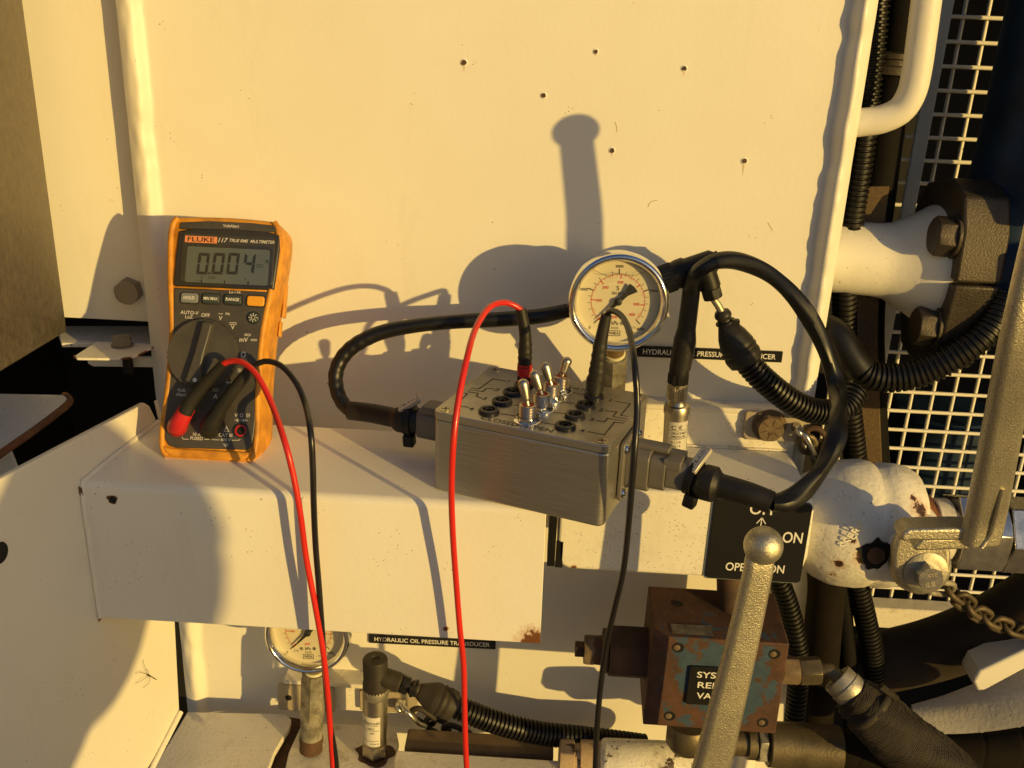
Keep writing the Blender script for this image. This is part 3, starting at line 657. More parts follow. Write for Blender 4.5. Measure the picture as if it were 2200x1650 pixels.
# ------------------------------------------------------------------ test leads
def lead(name, label, pts, m_, plug_pts, plugs, r=2.15, group='test leads', boots=()):
    t = thing(name, label, 'test lead', plug_pts, group)
    b = MB(); b.tube(pts, r, 12, step=4); b.build('wire', m_, t)
    for nm, mb, mm in plugs: mb.build(nm, mm, t)
    return t
def tapered(pts, r0, r1, n=16, ribs=False, ang=None):
    P = spline(pts, 2.); L = len(P)
    b = MB(); tot = sum(np.linalg.norm(P[i+1]-P[i]) for i in range(L-1))
    b.tube(P, lambda l: (r0+(r1-r0)*l/tot)*(1+(.10 if ribs and tot*.15 < l < tot*.6 and (l % 3.2) < 1.4 else 0)), n, raw=True); return b
MP = MF.at
# meter leads
p_red = [MP(478, 783, 26), MP(494, 776, 28), MP(520, 778, 32), MP(552, 806, 38), MP(583, 866, 45), PY(612, 950, -186), PY(632, 1030, -192), PY(646, 1110, -194), PY(658, 1200, -194), PY(677, 1300, -195), PY(694, 1400, -196), PY(704, 1490, -197), PY(709, 1560, -198), PY(716, 1660, -200), PY(722, 1800, -203)]
t0 = MP(378, 912, 5); rb = tapered([MP(381, 917, 1), MP(383, 912, 8), MP(392, 895, 12), MP(404, 875, 14)], 7.6, 5.6)
bb = tapered([MP(398, 886, 14), MP(412, 860, 17), MP(445, 820, 21), MP(481, 781, 26)], 5.4, 3.6)
lead('test_lead', 'red test lead plugged into the lower left jack of the multimeter', p_red, 'red_silicone', t0, [('plug', rb, 'red_plastic'), ('strain_relief', bb, 'dark_rubber')])
p_blk = [MP(540, 792, 24), MP(552, 782, 25), MP(575, 776, 28), MP(606, 787, 33), MP(636, 822, 40), MP(655, 866, 46), PY(667, 925, -184), PY(672, 1000, -190), PY(674, 1080, -192), PY(678, 1170, -192), PY(686, 1270, -193), PY(693, 1370, -194), PY(699, 1460, -195), PY(708, 1550, -197), PY(722, 1640, -199), PY(732, 1800, -202)]
rb = tapered([MP(452, 922, 1), MP(450, 918, 7), MP(455, 908, 12), MP(470, 885, 14)], 7.4, 5.8)
bb = tapered([MP(462, 898, 14), MP(478, 870, 17), MP(510, 828, 21), MP(541, 790, 24)], 5.6, 3.8)
lead('test_lead', 'black test lead plugged into the middle jack of the multimeter', p_blk, 'black_silicone', MP(450, 920, 3), [('plug', rb, 'dark_rubber'), ('strain_relief', bb, 'dark_rubber')])

# ------------------------------------------------------------------ die-cast breakout box
ab = radians(-19.8); bu = A3(cos(ab), sin(ab), 0); bv = A3(-sin(ab), cos(ab), 0)
BO = A3(-68.8, -159.8, .3)-bu*4.2-bv*1.5; W_, D_, H_ = 126., 99., 59.5
box = thing('breakout_box', 'brushed grey metal junction box with four toggle switches and rows of black sockets', 'junction box', BO+bu*60+bv*47)
BT = Fr(BO+A3(0, 0, H_), bu, bv)      # lid plane
b = MB(); b.prism(rr(W_-1, D_-1, 5.5, 6, W_/2, D_/2), Fr(BO, bu, bv), 0, H_-6); b.build('case', 'alu_brushed', box, bevel=1.6, seg=3)
b = MB(); b.prism(rr(W_, D_, 6, 6, W_/2, D_/2), Fr(BO, bu, bv), H_-5.6, H_); lid = b.build('lid', 'alu_brushed', box, bevel=.8, seg=3)
def bz(zx, zy, h=0): return BT.px(900+zx/3.056, 620+zy/3.056, h)
def screw(fr, a, c, r, parent, m_='zinc_bright', dome=1.2):
    b = MB(); b.lathe(fr.pt(a, c, 0), fr.n, [(0, r), (.3, r), (dome*.7, r*.8), (dome, r*.35), (dome, 0)], 22); s_ = b.build('screw', m_, parent)
    b = MB()
    for q in (.4, .4+pi/2): b.line(fr, [(a-r*.55*cos(q), c-r*.55*sin(q)), (a+r*.55*cos(q), c+r*.55*sin(q))], r*.22, dome+.08)
    b.build('cross_slot', 'print_black', s_, smooth=False)
for a_, c_ in ((7, 7), (W_-7, 7), (W_-7, D_-7), (7, D_-7)): screw(BT, a_, c_, 4.3, lid, 'nickel', .5)
# printed traces and lettering on the lid
b = MB()
def bt(s_, zx, zy, cap, **k): b.text(s_, BT, *bz(zx, zy), cap, h=.14, **k)
bt('CLOSED', 532, 872, 5.2, width=27); bt('OPEN', 787, 918, 5.2, width=20)
for s_, zx, zy in (('1', 592, 608), ('2', 515, 664), ('3', 432, 722), ('4', 345, 790), ('1', 1257, 735), ('2', 1197, 797), ('3', 1135, 860), ('4', 1072, 933), ('1', 800, 607)): bt(s_, zx, zy, 5.)
bt('110', 1077, 664, 4.6)
def bl(*pts): b.line(BT, [bz(x, y) for x, y in pts], 1.0, .14)
bl((572, 607), (486, 593), (392, 660), (345, 652)); bl((492, 660), (446, 655), (418, 677), (332, 665)); bl((412, 718), (378, 708), (388, 688), (325, 678)); bl((325, 780), (236, 765), (318, 692), (300, 688))
bl((1295, 742), (1388, 757), (1325, 832), (1370, 840)); bl((1225, 802), (1300, 810), (1275, 840), (1365, 858)); bl((1165, 868), (1220, 875), (1240, 852), (1352, 872)); bl((1112, 940), (1218, 960), (1285, 876), (1342, 884))
for a1_, a2_ in (((665, 640), (745, 655)), ((625, 765), (690, 772)), ((540, 822), (640, 838)), ((800, 880), (890, 893)), ((880, 812), (960, 822)), ((940, 745), (1030, 755)), ((1000, 682), (1090, 698)), ((975, 648), (1030, 657))): bl(a1_, a2_)
b.build('engraving', 'print_black', lid, smooth=False)
def jack(zx, zy):
    a_, c_ = bz(zx, zy, 1.5); o = BT.pt(a_, c_, 0)
    b = MB(); b.lathe(o, BT.n, [(0, 7.3), (1.6, 7.3), (2.6, 6.4), (2.7, 4.4), (.2, 4.2)], 32, caps=False); s_ = b.build('socket', mat('socket_black', (.014, .013, .013), .3), lid)
    b = MB(); b.lathe(o, BT.n, [(.1, 4.3), (.15, 0.1)], 24); b.lathe(o, BT.n, [(.1, 3.0), (2.2, 3.0), (2.2, 2.0), (.2, 1.9)], 24, caps=False); b.build('socket_core', 'dark_bay', s_)
for p in ((460, 800), (547, 737), (618, 677), (690, 628), (961, 899), (1025, 829), (1095, 762), (1150, 700)): jack(*p)
tg = [((712, 862), (678, 606)), ((804, 790), (750, 548)), ((866, 722), (823, 494)), ((930, 668), (979, 462))]
for (bx_, by_), (tx_, ty_) in tg:
    a_, c_ = bz(bx_, by_, 1); o = BT.pt(a_, c_, 0)
    b = MB(); b.lathe(o, BT.n, [(0, 9.2), (1.0, 9.2), (1.3, 8.6), (1.3, 6)], 32); sw = b.build('washer', 'chrome', lid)
    b = MB(); b.hexa(o+BT.n*1.2, o+BT.n*4.2, 8.3, .3, random.random()); b.build('nut', 'chrome', sw)
    b = MB(); pr = []
    for k in range(15): z = 4+k*.55; pr += [(z, 5.9 if k % 2 else 5.45)]
    pr += [(12.2, 5.6), (12.4, 5.0), (12.4, 4.1), (11.0, 3.9)]
    b.lathe(o, BT.n, pr, 28, caps=False); b.build('threaded_collar', 'nickel', sw)
    b = MB(); b.lathe(o+BT.n*11.6, BT.n, [(0, 4.2), (.3, .1)], 20); b.build('red_seal', 'red_plastic', sw)
    foot = o+BT.n*10.5; d = ray(900+tx_/3.056, 620+ty_/3.056); tip = CAM+((foot-CAM)[1])/d[1]*d+A3(0, 3, 0)
    ax = tip-foot; L = np.linalg.norm(ax)
    b = MB(); b.lathe(foot, ax, [(0, 1.8), (L*.22, 1.9), (L*.26, 2.6), (L*.32, 2.8), (L*.78, 3.7), (L*.88, 3.6), (L*.95, 2.9), (L*1.0, 1.7), (L*1.02, .2)], 22); b.build('toggle_lever', 'nickel', sw)
# box test leads
ja, jc = bz(1150, 700, 2); JB = BT.pt(ja, jc, 0); ja2, jc2 = bz(690, 628, 2); JR = BT.pt(ja2, jc2, 0)
def AT(x, y, P): return PY(x, y, P[1])
p2 = [AT(1120, 667, JR), AT(1112, 660, JR), PY(1085, 650, JR[1]-4), PY(1052, 660, JR[1]-16), PY(1022, 705, JR[1]-40), PY(1003, 770, JR[1]-68), PY(985, 860, -196), PY(974, 950, -206), PY(970, 1050, -203), PY(973, 1150, -198), PY(980, 1250, -194), PY(988, 1350, -192), PY(996, 1430, -192), PY(998, 1520, -192), PY(1000, 1600, -193), PY(1003, 1660, -194), PY(1008, 1800, -196)]
bb = tapered([JR+BT.n*6, AT(1128, 770, JR), AT(1128, 715, JR), AT(1119, 664, JR)], 5.3, 3.9, ribs=True)
rb = MB(); rb.lathe(JR+BT.n*1, BT.n, [(0, 5.0), (9, 5.2), (10, 5.5), (17, 5.4)], 24)
lead('test_lead', 'red test lead plugged in behind the toggle switches of the grey box', p2, 'red_silicone', JR, [('plug', rb, 'red_plastic'), ('strain_relief', bb, 'dark_rubber')])
p3_ = [AT(1303, 680, JB), PY(1307, 671, JB[1]-1), PY(1318, 668, JB[1]-6), PY(1338, 682, JB[1]-20), PY(1354, 720, JB[1]-45), PY(1364, 790, JB[1]-75), PY(1369, 870, -204), PY(1364, 960, -216), PY(1357, 1050, -216), PY(1350, 1130, -210), PY(1340, 1220, -202), PY(1322, 1300, -195), PY(1304, 1380, -190), PY(1291, 1470, -188), PY(1283, 1560, -188), PY(1279, 1650, -188), PY(1275, 1800, -188)]
bb = tapered([JB+BT.n*6, AT(1283, 800, JB), AT(1290, 740, JB), AT(1303, 676, JB)], 6.3, 3.7, ribs=True)
rb = MB(); rb.lathe(JB+BT.n*1, BT.n, [(0, 4.6), (8, 4.8), (9, 6.2), (14, 6.3)], 24)
lead('test_lead', 'black test lead plugged into the back right socket of the grey box', p3_, 'black_silicone', JB, [('plug', rb, 'dark_rubber'), ('strain_relief', bb, 'dark_rubber')])
def sweep(mb, P, W, T, side=(1, 0, 0), raw=False, rad=.28):
    """flat bar swept along P: W widths along side, T thicknesses"""
    n = len(P); rs = []
    for i, p in enumerate(P):
        t = A3(*P[min(i+1, n-1)])-A3(*P[max(i-1, 0)]); t /= np.linalg.norm(t)
        s_ = A3(*side); s_ = s_-t*(s_@t); s_ /= np.linalg.norm(s_); q = np.cross(t, s_)
        w, h = W[i]/2, T[i]/2; k = rad*min(w, h)*2
        rs.append([A3(*p)+s_*a+q*c for a, c in ((w, -h+k), (w, h-k), (w-k, h), (-w+k, h), (-w, h-k), (-w, -h+k), (-w+k, -h), (w-k, -h))])
    return mb.rings(rs)
# ------------------------------------------------------------------ connectors and signal cables of the box
RF = Fr(BO+bu*W_, bv, (0, 0, 1))
rc = thing('cable_connector', 'grey plastic connector screwed to the right face of the grey box', 'connector', RF.pt(48, 29, 4))
b = MB(); b.prism(rr(38, 44, 4, 4, 46, 29), RF, 0.2, 3.2); fp = b.build('mounting_flange', 'grey_plastic', rc, bevel=.7)
for a_, c_ in ((31, 12.5), (31, 45.5), (61, 12.5), (61, 45.5)): screw(Fr(RF.pt(0, 0, 3.2), bv, (0, 0, 1)), a_, c_, 3.6, fp, 'chrome', 2.4)
b = MB(); b.prism(rr(27, 30, 7, 5, 46, 29), RF, 3, 19); b.prism(rr(23, 25, 6, 5, 46, 29), RF, 19, 30); b.prism(rr(29, 32, 7, 5, 46, 29), RF, 8, 9.2); b.prism(rr(10, 4, 1, 3, 46, 45), RF, 6, 30); b.build('receptacle', 'grey_plastic', rc, bevel=.7)
b = MB(); b.prism(rr(20, 20, 5, 4, 46, 29), RF, 30, 46); b.prism(rr(22, 7, 1, 3, 46, 38), RF, 28, 40); b.build('plug_body', 'grey_plastic', rc, bevel=.7)
e_ = RF.pt(46, 29, 46)
# heat-shrink boot, marker tag, cable tie
s1 = RF.pt(46, 29, 43); s2 = PY(1512, 1035, s1[1]-6); s3 = PY(1600, 1058, s2[1]-12); s4 = PY(1658, 1080, s3[1]-6)
cb = thing('sensor_cable', 'black twisted cable arching from the right connector up to the transducer top', 'cable', s4)
bl_ = MB(); Pb = spline([s1, s1*.5+s2*.5, s2, s3, s4], 1.5); Lb = sum(np.linalg.norm(Pb[i+1]-Pb[i]) for i in range(len(Pb)-1))
bl_.tube(Pb, lambda l: float(np.interp(l/Lb, [0, .14, .20, .34, .40, .7, 1.], [10, 10, 12.2, 12.2, 8.4, 7.8, 7.6])), 24, raw=True); bl_.build('heat_shrink_sleeve', 'heat_shrink', cb)
tx_top = PY(1458, 770, -60)
TR = PZ(1447, 992, -20)      # foot of the upper transducer
TY = TR[1]
cpts = [s4*.97+s3*.03, PY(1690, 1076, s4[1]+2), PY(1735, 1045, s4[1]+12), PY(1775, 990, s4[1]+28), PY(1800, 920, s4[1]+46), PY(1797, 830, -100), PY(1768, 740, -88), PY(1718, 650, -80), PY(1655, 590, -72), PY(1590, 562, -70), PY(1538, 562, -70), PY(1500, 585, -70), PY(1486, 620, TY-3)]
b = MB()
def twisted(l):
    return lambda q: 6.1*(1+float(np.interp(l, [0, 60, 160], [.19, .17, .07]))*cos(2*(q-l*.05)))+.35*sin(5*q+l*.03)
b.tube(cpts, twisted, 18, step=2.5); b.build('cable_jacket', 'black_cable', cb)
sl = [PY(1488, 600, TY-3), PY(1481, 660, TY-1), PY(1474, 715, TY), PY(1466, 765, TY), PY(1461, 790, TY)]
b = MB(); Pb = spline(sl, 1.5); LL = sum(np.linalg.norm(Pb[i+1]-Pb[i]) for i in range(len(Pb)-1))
b.tube(Pb, lambda l: float(np.interp(l/LL, [0, .02, .55, .68, 1.], [6.0, 6.6, 7.0, 8.6, 8.3])), 24, raw=True); b.build('heat_shrink_sleeve', 'heat_shrink', cb)
def P_T(x, y): return PY(x, y, TY)
b = MB(); b.lathe(P_T(1461, 780), P_T(1455, 832)-P_T(1461, 780), [(0, 7.4), (2, 7.9), (17, 7.5), (18, 6.9)], 24)
for k in range(12):
    q = 2*pi*k/12
    b.box(P_T(1457, 812)+A3(7.5*cos(q), 7.5*sin(q), 0), (1.2, 1.2, 8))
b.build('connector_body', 'black_rubber', cb)
def knurl(mb, a_, b_, r, n=36, depth=.09):
    a_, b_ = A3(*a_), A3(*b_); x, y, d = frame_of(b_-a_); L = np.linalg.norm(b_-a_)
    return mb.rings([[a_+d*t+(x*cos(2*pi*i/(2*n))+y*sin(2*pi*i/(2*n)))*(rr_*(1-(depth if i % 2 and 0 < j < 3 else 0))) for i in range(2*n)] for j, (t, rr_) in enumerate(((0, r*.93), (L*.12, r), (L*.88, r), (L, r*.93)))])
b = MB(); knurl(b, P_T(1456, 826), P_T(1453, 856), 8.0, 26, .10); b.hexa(P_T(1457, 822), P_T(1456, 830), 8.6); b.build('knurled_nut', 'nickel', cb)
# marker and tie on right sleeve
def marker(at_, dirn, upv, txt, parent_label):
    t = thing('cable_marker', parent_label, 'cable marker', at_)
    d = A3(*dirn)/np.linalg.norm(dirn); f = Fr(at_, d, upv)
    b = MB(); b.prism(rr(21, 8, 1.5, 3), f, 0, 3.2); mk = b.build('sleeve', mat('marker_clear', (.42, .38, .31), .25), t, bevel=.8, seg=3)
    b = MB(); b.sheet(rr(17, 5.6, .5, 2), f, 3.3); b.build('printed_card', 'paper_label', mk, smooth=False)
    b = MB(); b.text(txt, f, 0, 0, 2.9, width=15, h=3.4); b.build('marker_lettering', 'print_black', mk, smooth=False)
    return t
def tie(c, ax, r, parent, drop):
    b = MB(); x, y, a_ = frame_of(ax); c = A3(*c)
    rs = [[c+(x*cos(q)+y*sin(q))*(r+e)+a_*f_ for e, f_ in ((0, -2.6), (1.5, -2.6), (1.5, 2.6), (0, 2.6))] for q in np.linspace(0, 2*pi, 33)[:-1]]
    b.rings(rs, closed=True); b.build('strap', 'black_rubber', parent)
    b = MB(); b.box(c+A3(*drop)*(r+4.2), (8.5, 8.5, 9.5), ax, (0, 1, .1)); b.build('tie_head', 'black_rubber', parent, bevel=1.5, seg=3)
c_ = Pb[0]; P_s = spline([s1, s1*.5+s2*.5, s2], 1.5); ctr = P_s[int(len(P_s)*.35)]
tt = thing('cable_tie', 'black cable tie round the right connector boot beside its clear marker', 'cable tie', ctr, 'cable ties on the connector boots'); tie(ctr, s2-s1, 11.2, tt, (-.1, -.45, -.9))
marker(ctr+A3(3, -1, 12.5), (.55, .50, .62), (-.3, .8, .2), 'STB-X101', 'clear cable marker sleeve on the right connector boot of the grey box')
# left connector
LF = Fr(BO, -bv, (0, 0, 1)); 
lc = thing('cable_connector', 'grey plastic connector on the left face of the grey box', 'connector', LF.pt(-48, 22, 4))
b = MB(); b.prism(rr(30, 34, 4, 4, -48, 27), LF, .2, 3.); b.prism(rr(26, 28, 6, 4, -48, 27), LF, 3, 14); b.prism(rr(21, 22, 5, 4, -48, 27), LF, 14, 32); b.prism(rr(16, 6, 1, 3, -46, 40), LF, 5, 28); b.build('receptacle', 'grey_plastic', lc, bevel=.7)
l1 = LF.pt(-48, 27, 28); Yl = l1[1]
l2 = PY(862, 900, Yl+4); l3 = PY(800, 888, Yl+14); l4 = PY(752, 882, Yl+20)
ca = thing('sensor_cable', 'black rubbery cable looping left from the box then running behind the upper gauge', 'cable', l4)
b = MB(); Pb = spline([l1, l2, l3, l4], 1.5); Lb = sum(np.linalg.norm(Pb[i+1]-Pb[i]) for i in range(len(Pb)-1))
b.tube(Pb, lambda l: float(np.interp(l/Lb, [0, .18, .34, .40, 1.], [9, 10.5, 10.2, 7.4, 7.3])), 24, raw=True); b.build('heat_shrink_sleeve', 'heat_shrink', ca)
b = MB(); pts = [l4*.95+l3*.05, PY(738, 868, Yl+24), PY(724, 838, Yl+30), PY(722, 800, Yl+36), PY(738, 765, Yl+41), PY(770, 737, Yl+45), PY(820, 714, Yl+49), PY(890, 700, Yl+52), PY(980, 691, Yl+55), PY(1080, 686, Yl+58), PY(1160, 679, -46), PY(1240, 662, -36), PY(1320, 634, -30), PY(1380, 612, -36), PY(1425, 598, -46)]
b.tube(pts, lambda l: (lambda q: 5.7+.22*sin(2*q+l*.05)+.18*sin(l*.8)*(1 if l < 75 else 0)), 16, step=1.6); b.build('cable_jacket', 'black_cable', ca)
ctr = l1*.35+l2*.65
tt = thing('cable_tie', 'black cable tie round the left connector boot of the grey box', 'cable tie', ctr, 'cable ties on the connector boots'); tie(ctr, l2-l1, 10.8, tt, (0, -.3, -.95))
marker(ctr+A3(0, -1, 12.), (.75, -.1, .55), (-.2, .85, .3), 'STB-X101', 'clear cable marker sleeve on the left connector boot of the grey box')

# detached elbow connector, boot and corrugated conduit (upper right of the gauge)
EY = -48
el = thing('elbow_connector', 'black right angle connector with knurled collar behind the upper gauge', 'connector', PY(1480, 600, EY))
k0, k1 = PY(1418, 604, EY), PY(1450, 592, EY)
b = MB(); knurl(b, k0, k1, 11.2, 30, .08); b.build('knurled_collar', 'dark_rubber', el)
b = MB(); ax = PY(1535, 560, EY)-k1; b.lathe(k1-ax*.02, ax, [(0, 10.4), (3, 11.2), (9, 11.2), (11, 9.8), (26, 9.2), (30, 9), (33, 6.5)], 28); b.build('body', 'black_rubber', el)
b = MB(); b.cyl(PY(1528, 545, EY), PY(1545, 575, EY-4), 4.5); b.build('corner_screw', 'black_rubber', el)
j0, j1, j2 = PY(1512, 575, EY-3), PY(1526, 618, EY-3), PY(1532, 640, EY-3)
b = MB(); b.cyl(j0, j1, 8.2); b.hexa(j1, j2, 8.2, .2); b.build('cable_gland', 'black_rubber', el, bevel=.5)
b = MB(); b.tube([j2, PY(1546, 662, EY-3), PY(1556, 688, EY-3)], 2.9, 12); b.build('grey_lead', 'zinc_dull', el)
bt_ = thing('conduit_boot', 'black rubber boot at the top end of the corrugated conduit by the right label strip', 'rubber boot', PY(1580, 740, EY))
ax = [PY(1551, 668, EY-3), PY(1556, 686, EY-3), PY(1562, 700, EY-3), PY(1580, 735, EY-5), PY(1592, 757, EY-6), PY(1603, 778, EY-7)]
b = MB(); Pb = spline(ax, 1.2); Lb = sum(np.linalg.norm(Pb[i+1]-Pb[i]) for i in range(len(Pb)-1))
b.tube(Pb, lambda l: float(np.interp(l/Lb, [0, .05, .1, .15, .19, .24, .45, .66, .70, .74, .78, .84, .90, 1.], [5.2, 6.4, 6.6, 4.9, 5.9, 6.4, 11, 13.6, 13.0, 14.4, 13.2, 14.2, 14.0, 12.8])), 28, raw=True); b.build('moulded_boot', 'dark_rubber', bt_)
b = MB(); c = PY(1558, 692, EY-3); b.torus(c, PY(1562, 700, EY-3)-PY(1551, 668, EY-3), 6.4, 1.2, 24, 8); b.box(c+A3(7, -3, 1), (6, 6, 5)); b.build('boot_tie', 'black_rubber', bt_, bevel=.4)
cd_ = thing('corrugated_conduit', 'black corrugated conduit sloping down right from the boot over the plate edge', 'conduit', PY(1720, 850, EY))
b = MB(); b.corr([PY(1600, 772, EY-7), PY(1640, 815, EY-8), PY(1700, 862, EY-6), PY(1755, 884, EY+2), PY(1810, 878, EY+14), PY(1838, 840, EY+26)], 10.3, 3.9, .17, 24); b.build('conduit', 'conduit_black', cd_)

# ------------------------------------------------------------------ pressure gauges
def gauge(name, G, label, rot, tilt, stem_base, dirty=False):
    t = thing(name, label, 'pressure gauge', stem_base, 'liquid filled pressure gauges')
    tl = radians(tilt); u0 = A3(1, 0, 0); v0 = A3(0, sin(tl), cos(tl)); c, s_ = cos(radians(rot)), sin(radians(rot))
    f = Fr(G, u0*c+v0*s_, v0*c-u0*s_)
    b = MB(); b.lathe(f.pt(0, 0, -30), f.n, [(0, 20), (.5, 31), (4, 34), (20, 34.5), (22, 36.2), (27, 37), (32, 36.9), (35.5, 35.9), (37.3, 34.2), (37.2, 33), (36, 31.8), (33.2, 30.6), (32.2, 30.2), (27.5, 30.1)], 72, caps=False); b.build('case', 'chrome', t, angle=60)
    b = MB(); b.sheet(circ(30.6, 60), f, -2.5); dial = b.build('dial', 'dial_face', t, smooth=False)
    red, blk = MB(), MB(); H = -2.35
    def an(k): return radians(225-270*k)
    def arc(mb, r, k0, k1, w):
        n = 60; mb.line(f, [(r*cos(an(k0+(k1-k0)*i/n)), r*sin(an(k0+(k1-k0)*i/n))) for i in range(n+1)], w, H)
    arc(red, 19.6, 0, 1, .35)
    for i in range(59):
        k = i*100/5801; q = an(k); L = 2.6 if i % 10 == 0 else (2.0 if i % 5 == 0 else 1.3); w = .75 if i % 10 == 0 else .26
        if i % 2 == 0 or i % 5 == 0: red.line(f, [((19.6-L)*cos(q), (19.6-L)*sin(q)), (19.6*cos(q), 19.6*sin(q))], w, H)
    for i in range(21):
        q = an(i/20); L = 3.2 if i % 5 == 0 else 2.0; w = .8 if i % 5 == 0 else .32
        blk.line(f, [(20.2*cos(q), 20.2*sin(q)), ((20.2+L)*cos(q), (20.2+L)*sin(q))], w, H)
    for v, r, dx in ((1000, 14., 0), (2000, 13.6, -.5), (3000, 14.2, 0), (4000, 13.4, .5), (5000, 13.6, 0), (5800, 13.6, 1)):
        q = an(v/5801); red.text(str(v), f, r*cos(q)+dx, r*sin(q)-.2, 2.0, width=4.6, h=H)
    for s2, x, y in (('0', -20, -20.3), ('10000', -25.2, 8.2), ('20000', 0, 25.6), ('30000', 25.6, 8.2), ('40000', 17.4, -20.6)): blk.text(s2, f, x, y, 2.0, width=1.6 if s2 == '0' else 5.8, h=H)
    red.text('psi', f, -1.8, -12, 2.8, h=H)
    blk.text('S', f, -.5, 9.6, 3.2, h=H); blk.text('EN 837-1', f, .5, 5.8, 2.2, width=10, h=H); blk.text('kPa', f, -1.6, -16.4, 2.9, width=4.8, h=H); blk.text('213.53', f, -1.6, -20.2, 1.7, width=5.4, h=H)
    blk.text('WIKA', f, -1.9, -24.2, 2.4, width=7.2, h=H); blk.line(f, [(-6.3, -22.3), (2.5, -22.3), (2.5, -26.1), (-6.3, -26.1), (-6.3, -22.3)], .45, H)
    blk.text('C \u20ac', f, -12, -18.6, 1.7, h=H); blk.text('CL.1.6', f, 11.5, -19.4, 1.4, width=4, h=H); blk.text('PG 213 EPV', f, 10.2, -23.6, 1.1, width=7, h=H)
    red.build('red_scale', 'print_red', dial, smooth=False); blk.build('black_scale', 'print_black', dial, smooth=False)
    for x in (-7, 4.0):
        w = MB(); w.lathe(f.pt(x, -16.5, -2.5), f.n, [(0, 1.5), (.5, 1.4), (.7, .6), (.7, 0)], 16); w.build('dial_rivet', 'zinc_dull', dial)
    q = an(0); d = (cos(q), sin(q)); p = (-d[1], d[0])
    def w_(t_, s3): return (d[0]*t_+p[0]*s3, d[1]*t_+p[1]*s3)
    b = MB(); b.prism([w_(19.5, -.25), w_(19.5, .25), w_(0, 1.5), w_(-8, 1.5), w_(-15.2, 4.2), w_(-16, 0), w_(-15.2, -4.2), w_(-8, -1.5), w_(0, -1.5)], f, .3, .9); nd = b.build('needle', 'print_black', t)
    b = MB(); b.lathe(f.pt(0, 0, -.5), f.n, [(0, 2.9), (1.8, 2.8), (2.2, 2.2), (2.2, 0)], 22); b.build('hub', 'print_black', nd)
    b = MB(); b.line(f, [(x, 20.5+.9*cos(x*.35)+((abs(x)/20)**4)*2.2) for x in np.linspace(-20.5, 20.5, 31)], .35, 2.2); b.build('fill_line', mat('fill_line', (.20, .14, .06), .2), t, smooth=False)
    b = MB(); b.prism(circ(30.15, 60), f, 2.0, 2.6); b.build('glass', 'clear_glass', t)
    # stem
    top = f.pt(0, -34, -13); base = A3(*stem_base); ax = base-top; L = np.linalg.norm(ax)
    b = MB(); b.lathe(top, ax, [(0, 7.5), (11, 7.5)], 24); b.build('stem_neck', 'brass_dull', t)
    b = MB(); b.lathe(top+ax/L*10, ax, [(0, 6.5), (.3, 8.2), (2.5, 8.4), (4, 7)], 24); b.build('sealing_tape', mat('ptfe', (.62, .60, .40), .5), t)
    m_ = 'galv_dirty'
    b = MB(); b.hexa(top+ax/L*(L*.62), top+ax/L*13, 11.2, .1); b.lathe(top+ax/L*(L*.60), ax, [(0, 9.5), (L*.06, 10.2), (L*.26, 10)], 26); b.build('adaptor', m_, t)
    b = MB(); b.lathe(top+ax/L*(L*.84), ax, [(0, 9.5), (1, 10.6), (L*.06, 10.8), (L*.07, 10), (L*.16, 10.4)], 26); b.build('weld_socket', 'rust_dark' if dirty else 'galv_dirty', t)
    return f
gauge('pressure_gauge', (52.8, -80, 119.5), 'round chrome pressure gauge above the grey box, black test lead crossing its dial', 1.5, 5, PZ(1311, 935, -20))
GL = PY(661, 1360, -78)
gauge('pressure_gauge', GL, 'round chrome pressure gauge half hidden below the shelf, dial cut off at top', 3.5, 5, PZ(668, 1610, -320), dirty=True)

# ------------------------------------------------------------------ transducers
def cylmap(c, ax, r, phi0):
    """wrap flat lettering round a cylinder: x to the right round the circumference, y up the axis"""
    a_ = A3(*ax)/np.linalg.norm(ax); x = A3(1, 0, 0)-a_*a_[0]; x /= np.linalg.norm(x); y = np.cross(x, a_)
    if y[1] > 0: y = -y
    return lambda X, Y, h=.12: A3(*c)+a_*Y+(x*sin(X/r+phi0)+y*cos(X/r+phi0))*(r+h)
def wrap(mb, fm, x0, x1, y0, y1, h=.06, n=14):
    V = [fm(x0+(x1-x0)*i/n, y, h) for y in (y0, y1) for i in range(n+1)]
    return mb.add(V, [(i, i+1, n+2+i, n+1+i) for i in range(n)])
tr1 = thing('pressure_transducer', 'steel pressure transducer with silver CE data label right of the grey box', 'pressure transducer', TR)
base = TR; topp = P_T(1455, 866); ax = topp-base; L = np.linalg.norm(ax); an_ = ax/L
b = MB(); b.lathe(base, ax, [(0, 9), (1, 10), (8, 10), (8.3, 9.4), (L-8, 9.6), (L-7.6, 10.4), (L-3, 10.4), (L-1.2, 9.7), (L-.6, 7.6), (L+2, 6.2), (L+4, 6.2)], 40); b.build('body', 'nickel', tr1, label='champagne coloured metal body')
f1 = cylmap(base, ax, 9.55, .15); b = MB(); wrap(b, f1, -8.5, 9.5, L-46, L-12.5, .05); lb = b.build('data_label', 'silver_label', tr1)
b = MB()
for s2, x, y, cap, w in (('C \u20ac', -1.5, L-17, 3.4, 9), ('c', 8, L-17, 2.6, None), ('DRUCKMESS', 1, L-22, 2.0, 13), ('PRESSURE', .5, L-25, 2., 12), ('In : ~0', -2, L-29.5, 2.0, 8), ('Out : 4', -2, L-33, 2., 8), ('UB : 15', -2, L-36.5, 2., 8), ('P#  7707', -1, L-40, 2., 11), ('Made in Germany', .5, L-43.8, 1.5, 15)):
    b.text(s2, None, x, y, cap, width=w, fn=f1)
for y in (L-19.8, L-27, L-41.9): wrap(b, f1, -8, 9, y, y+.35, .12)
b.build('label_lettering', 'print_black', lb, smooth=False)
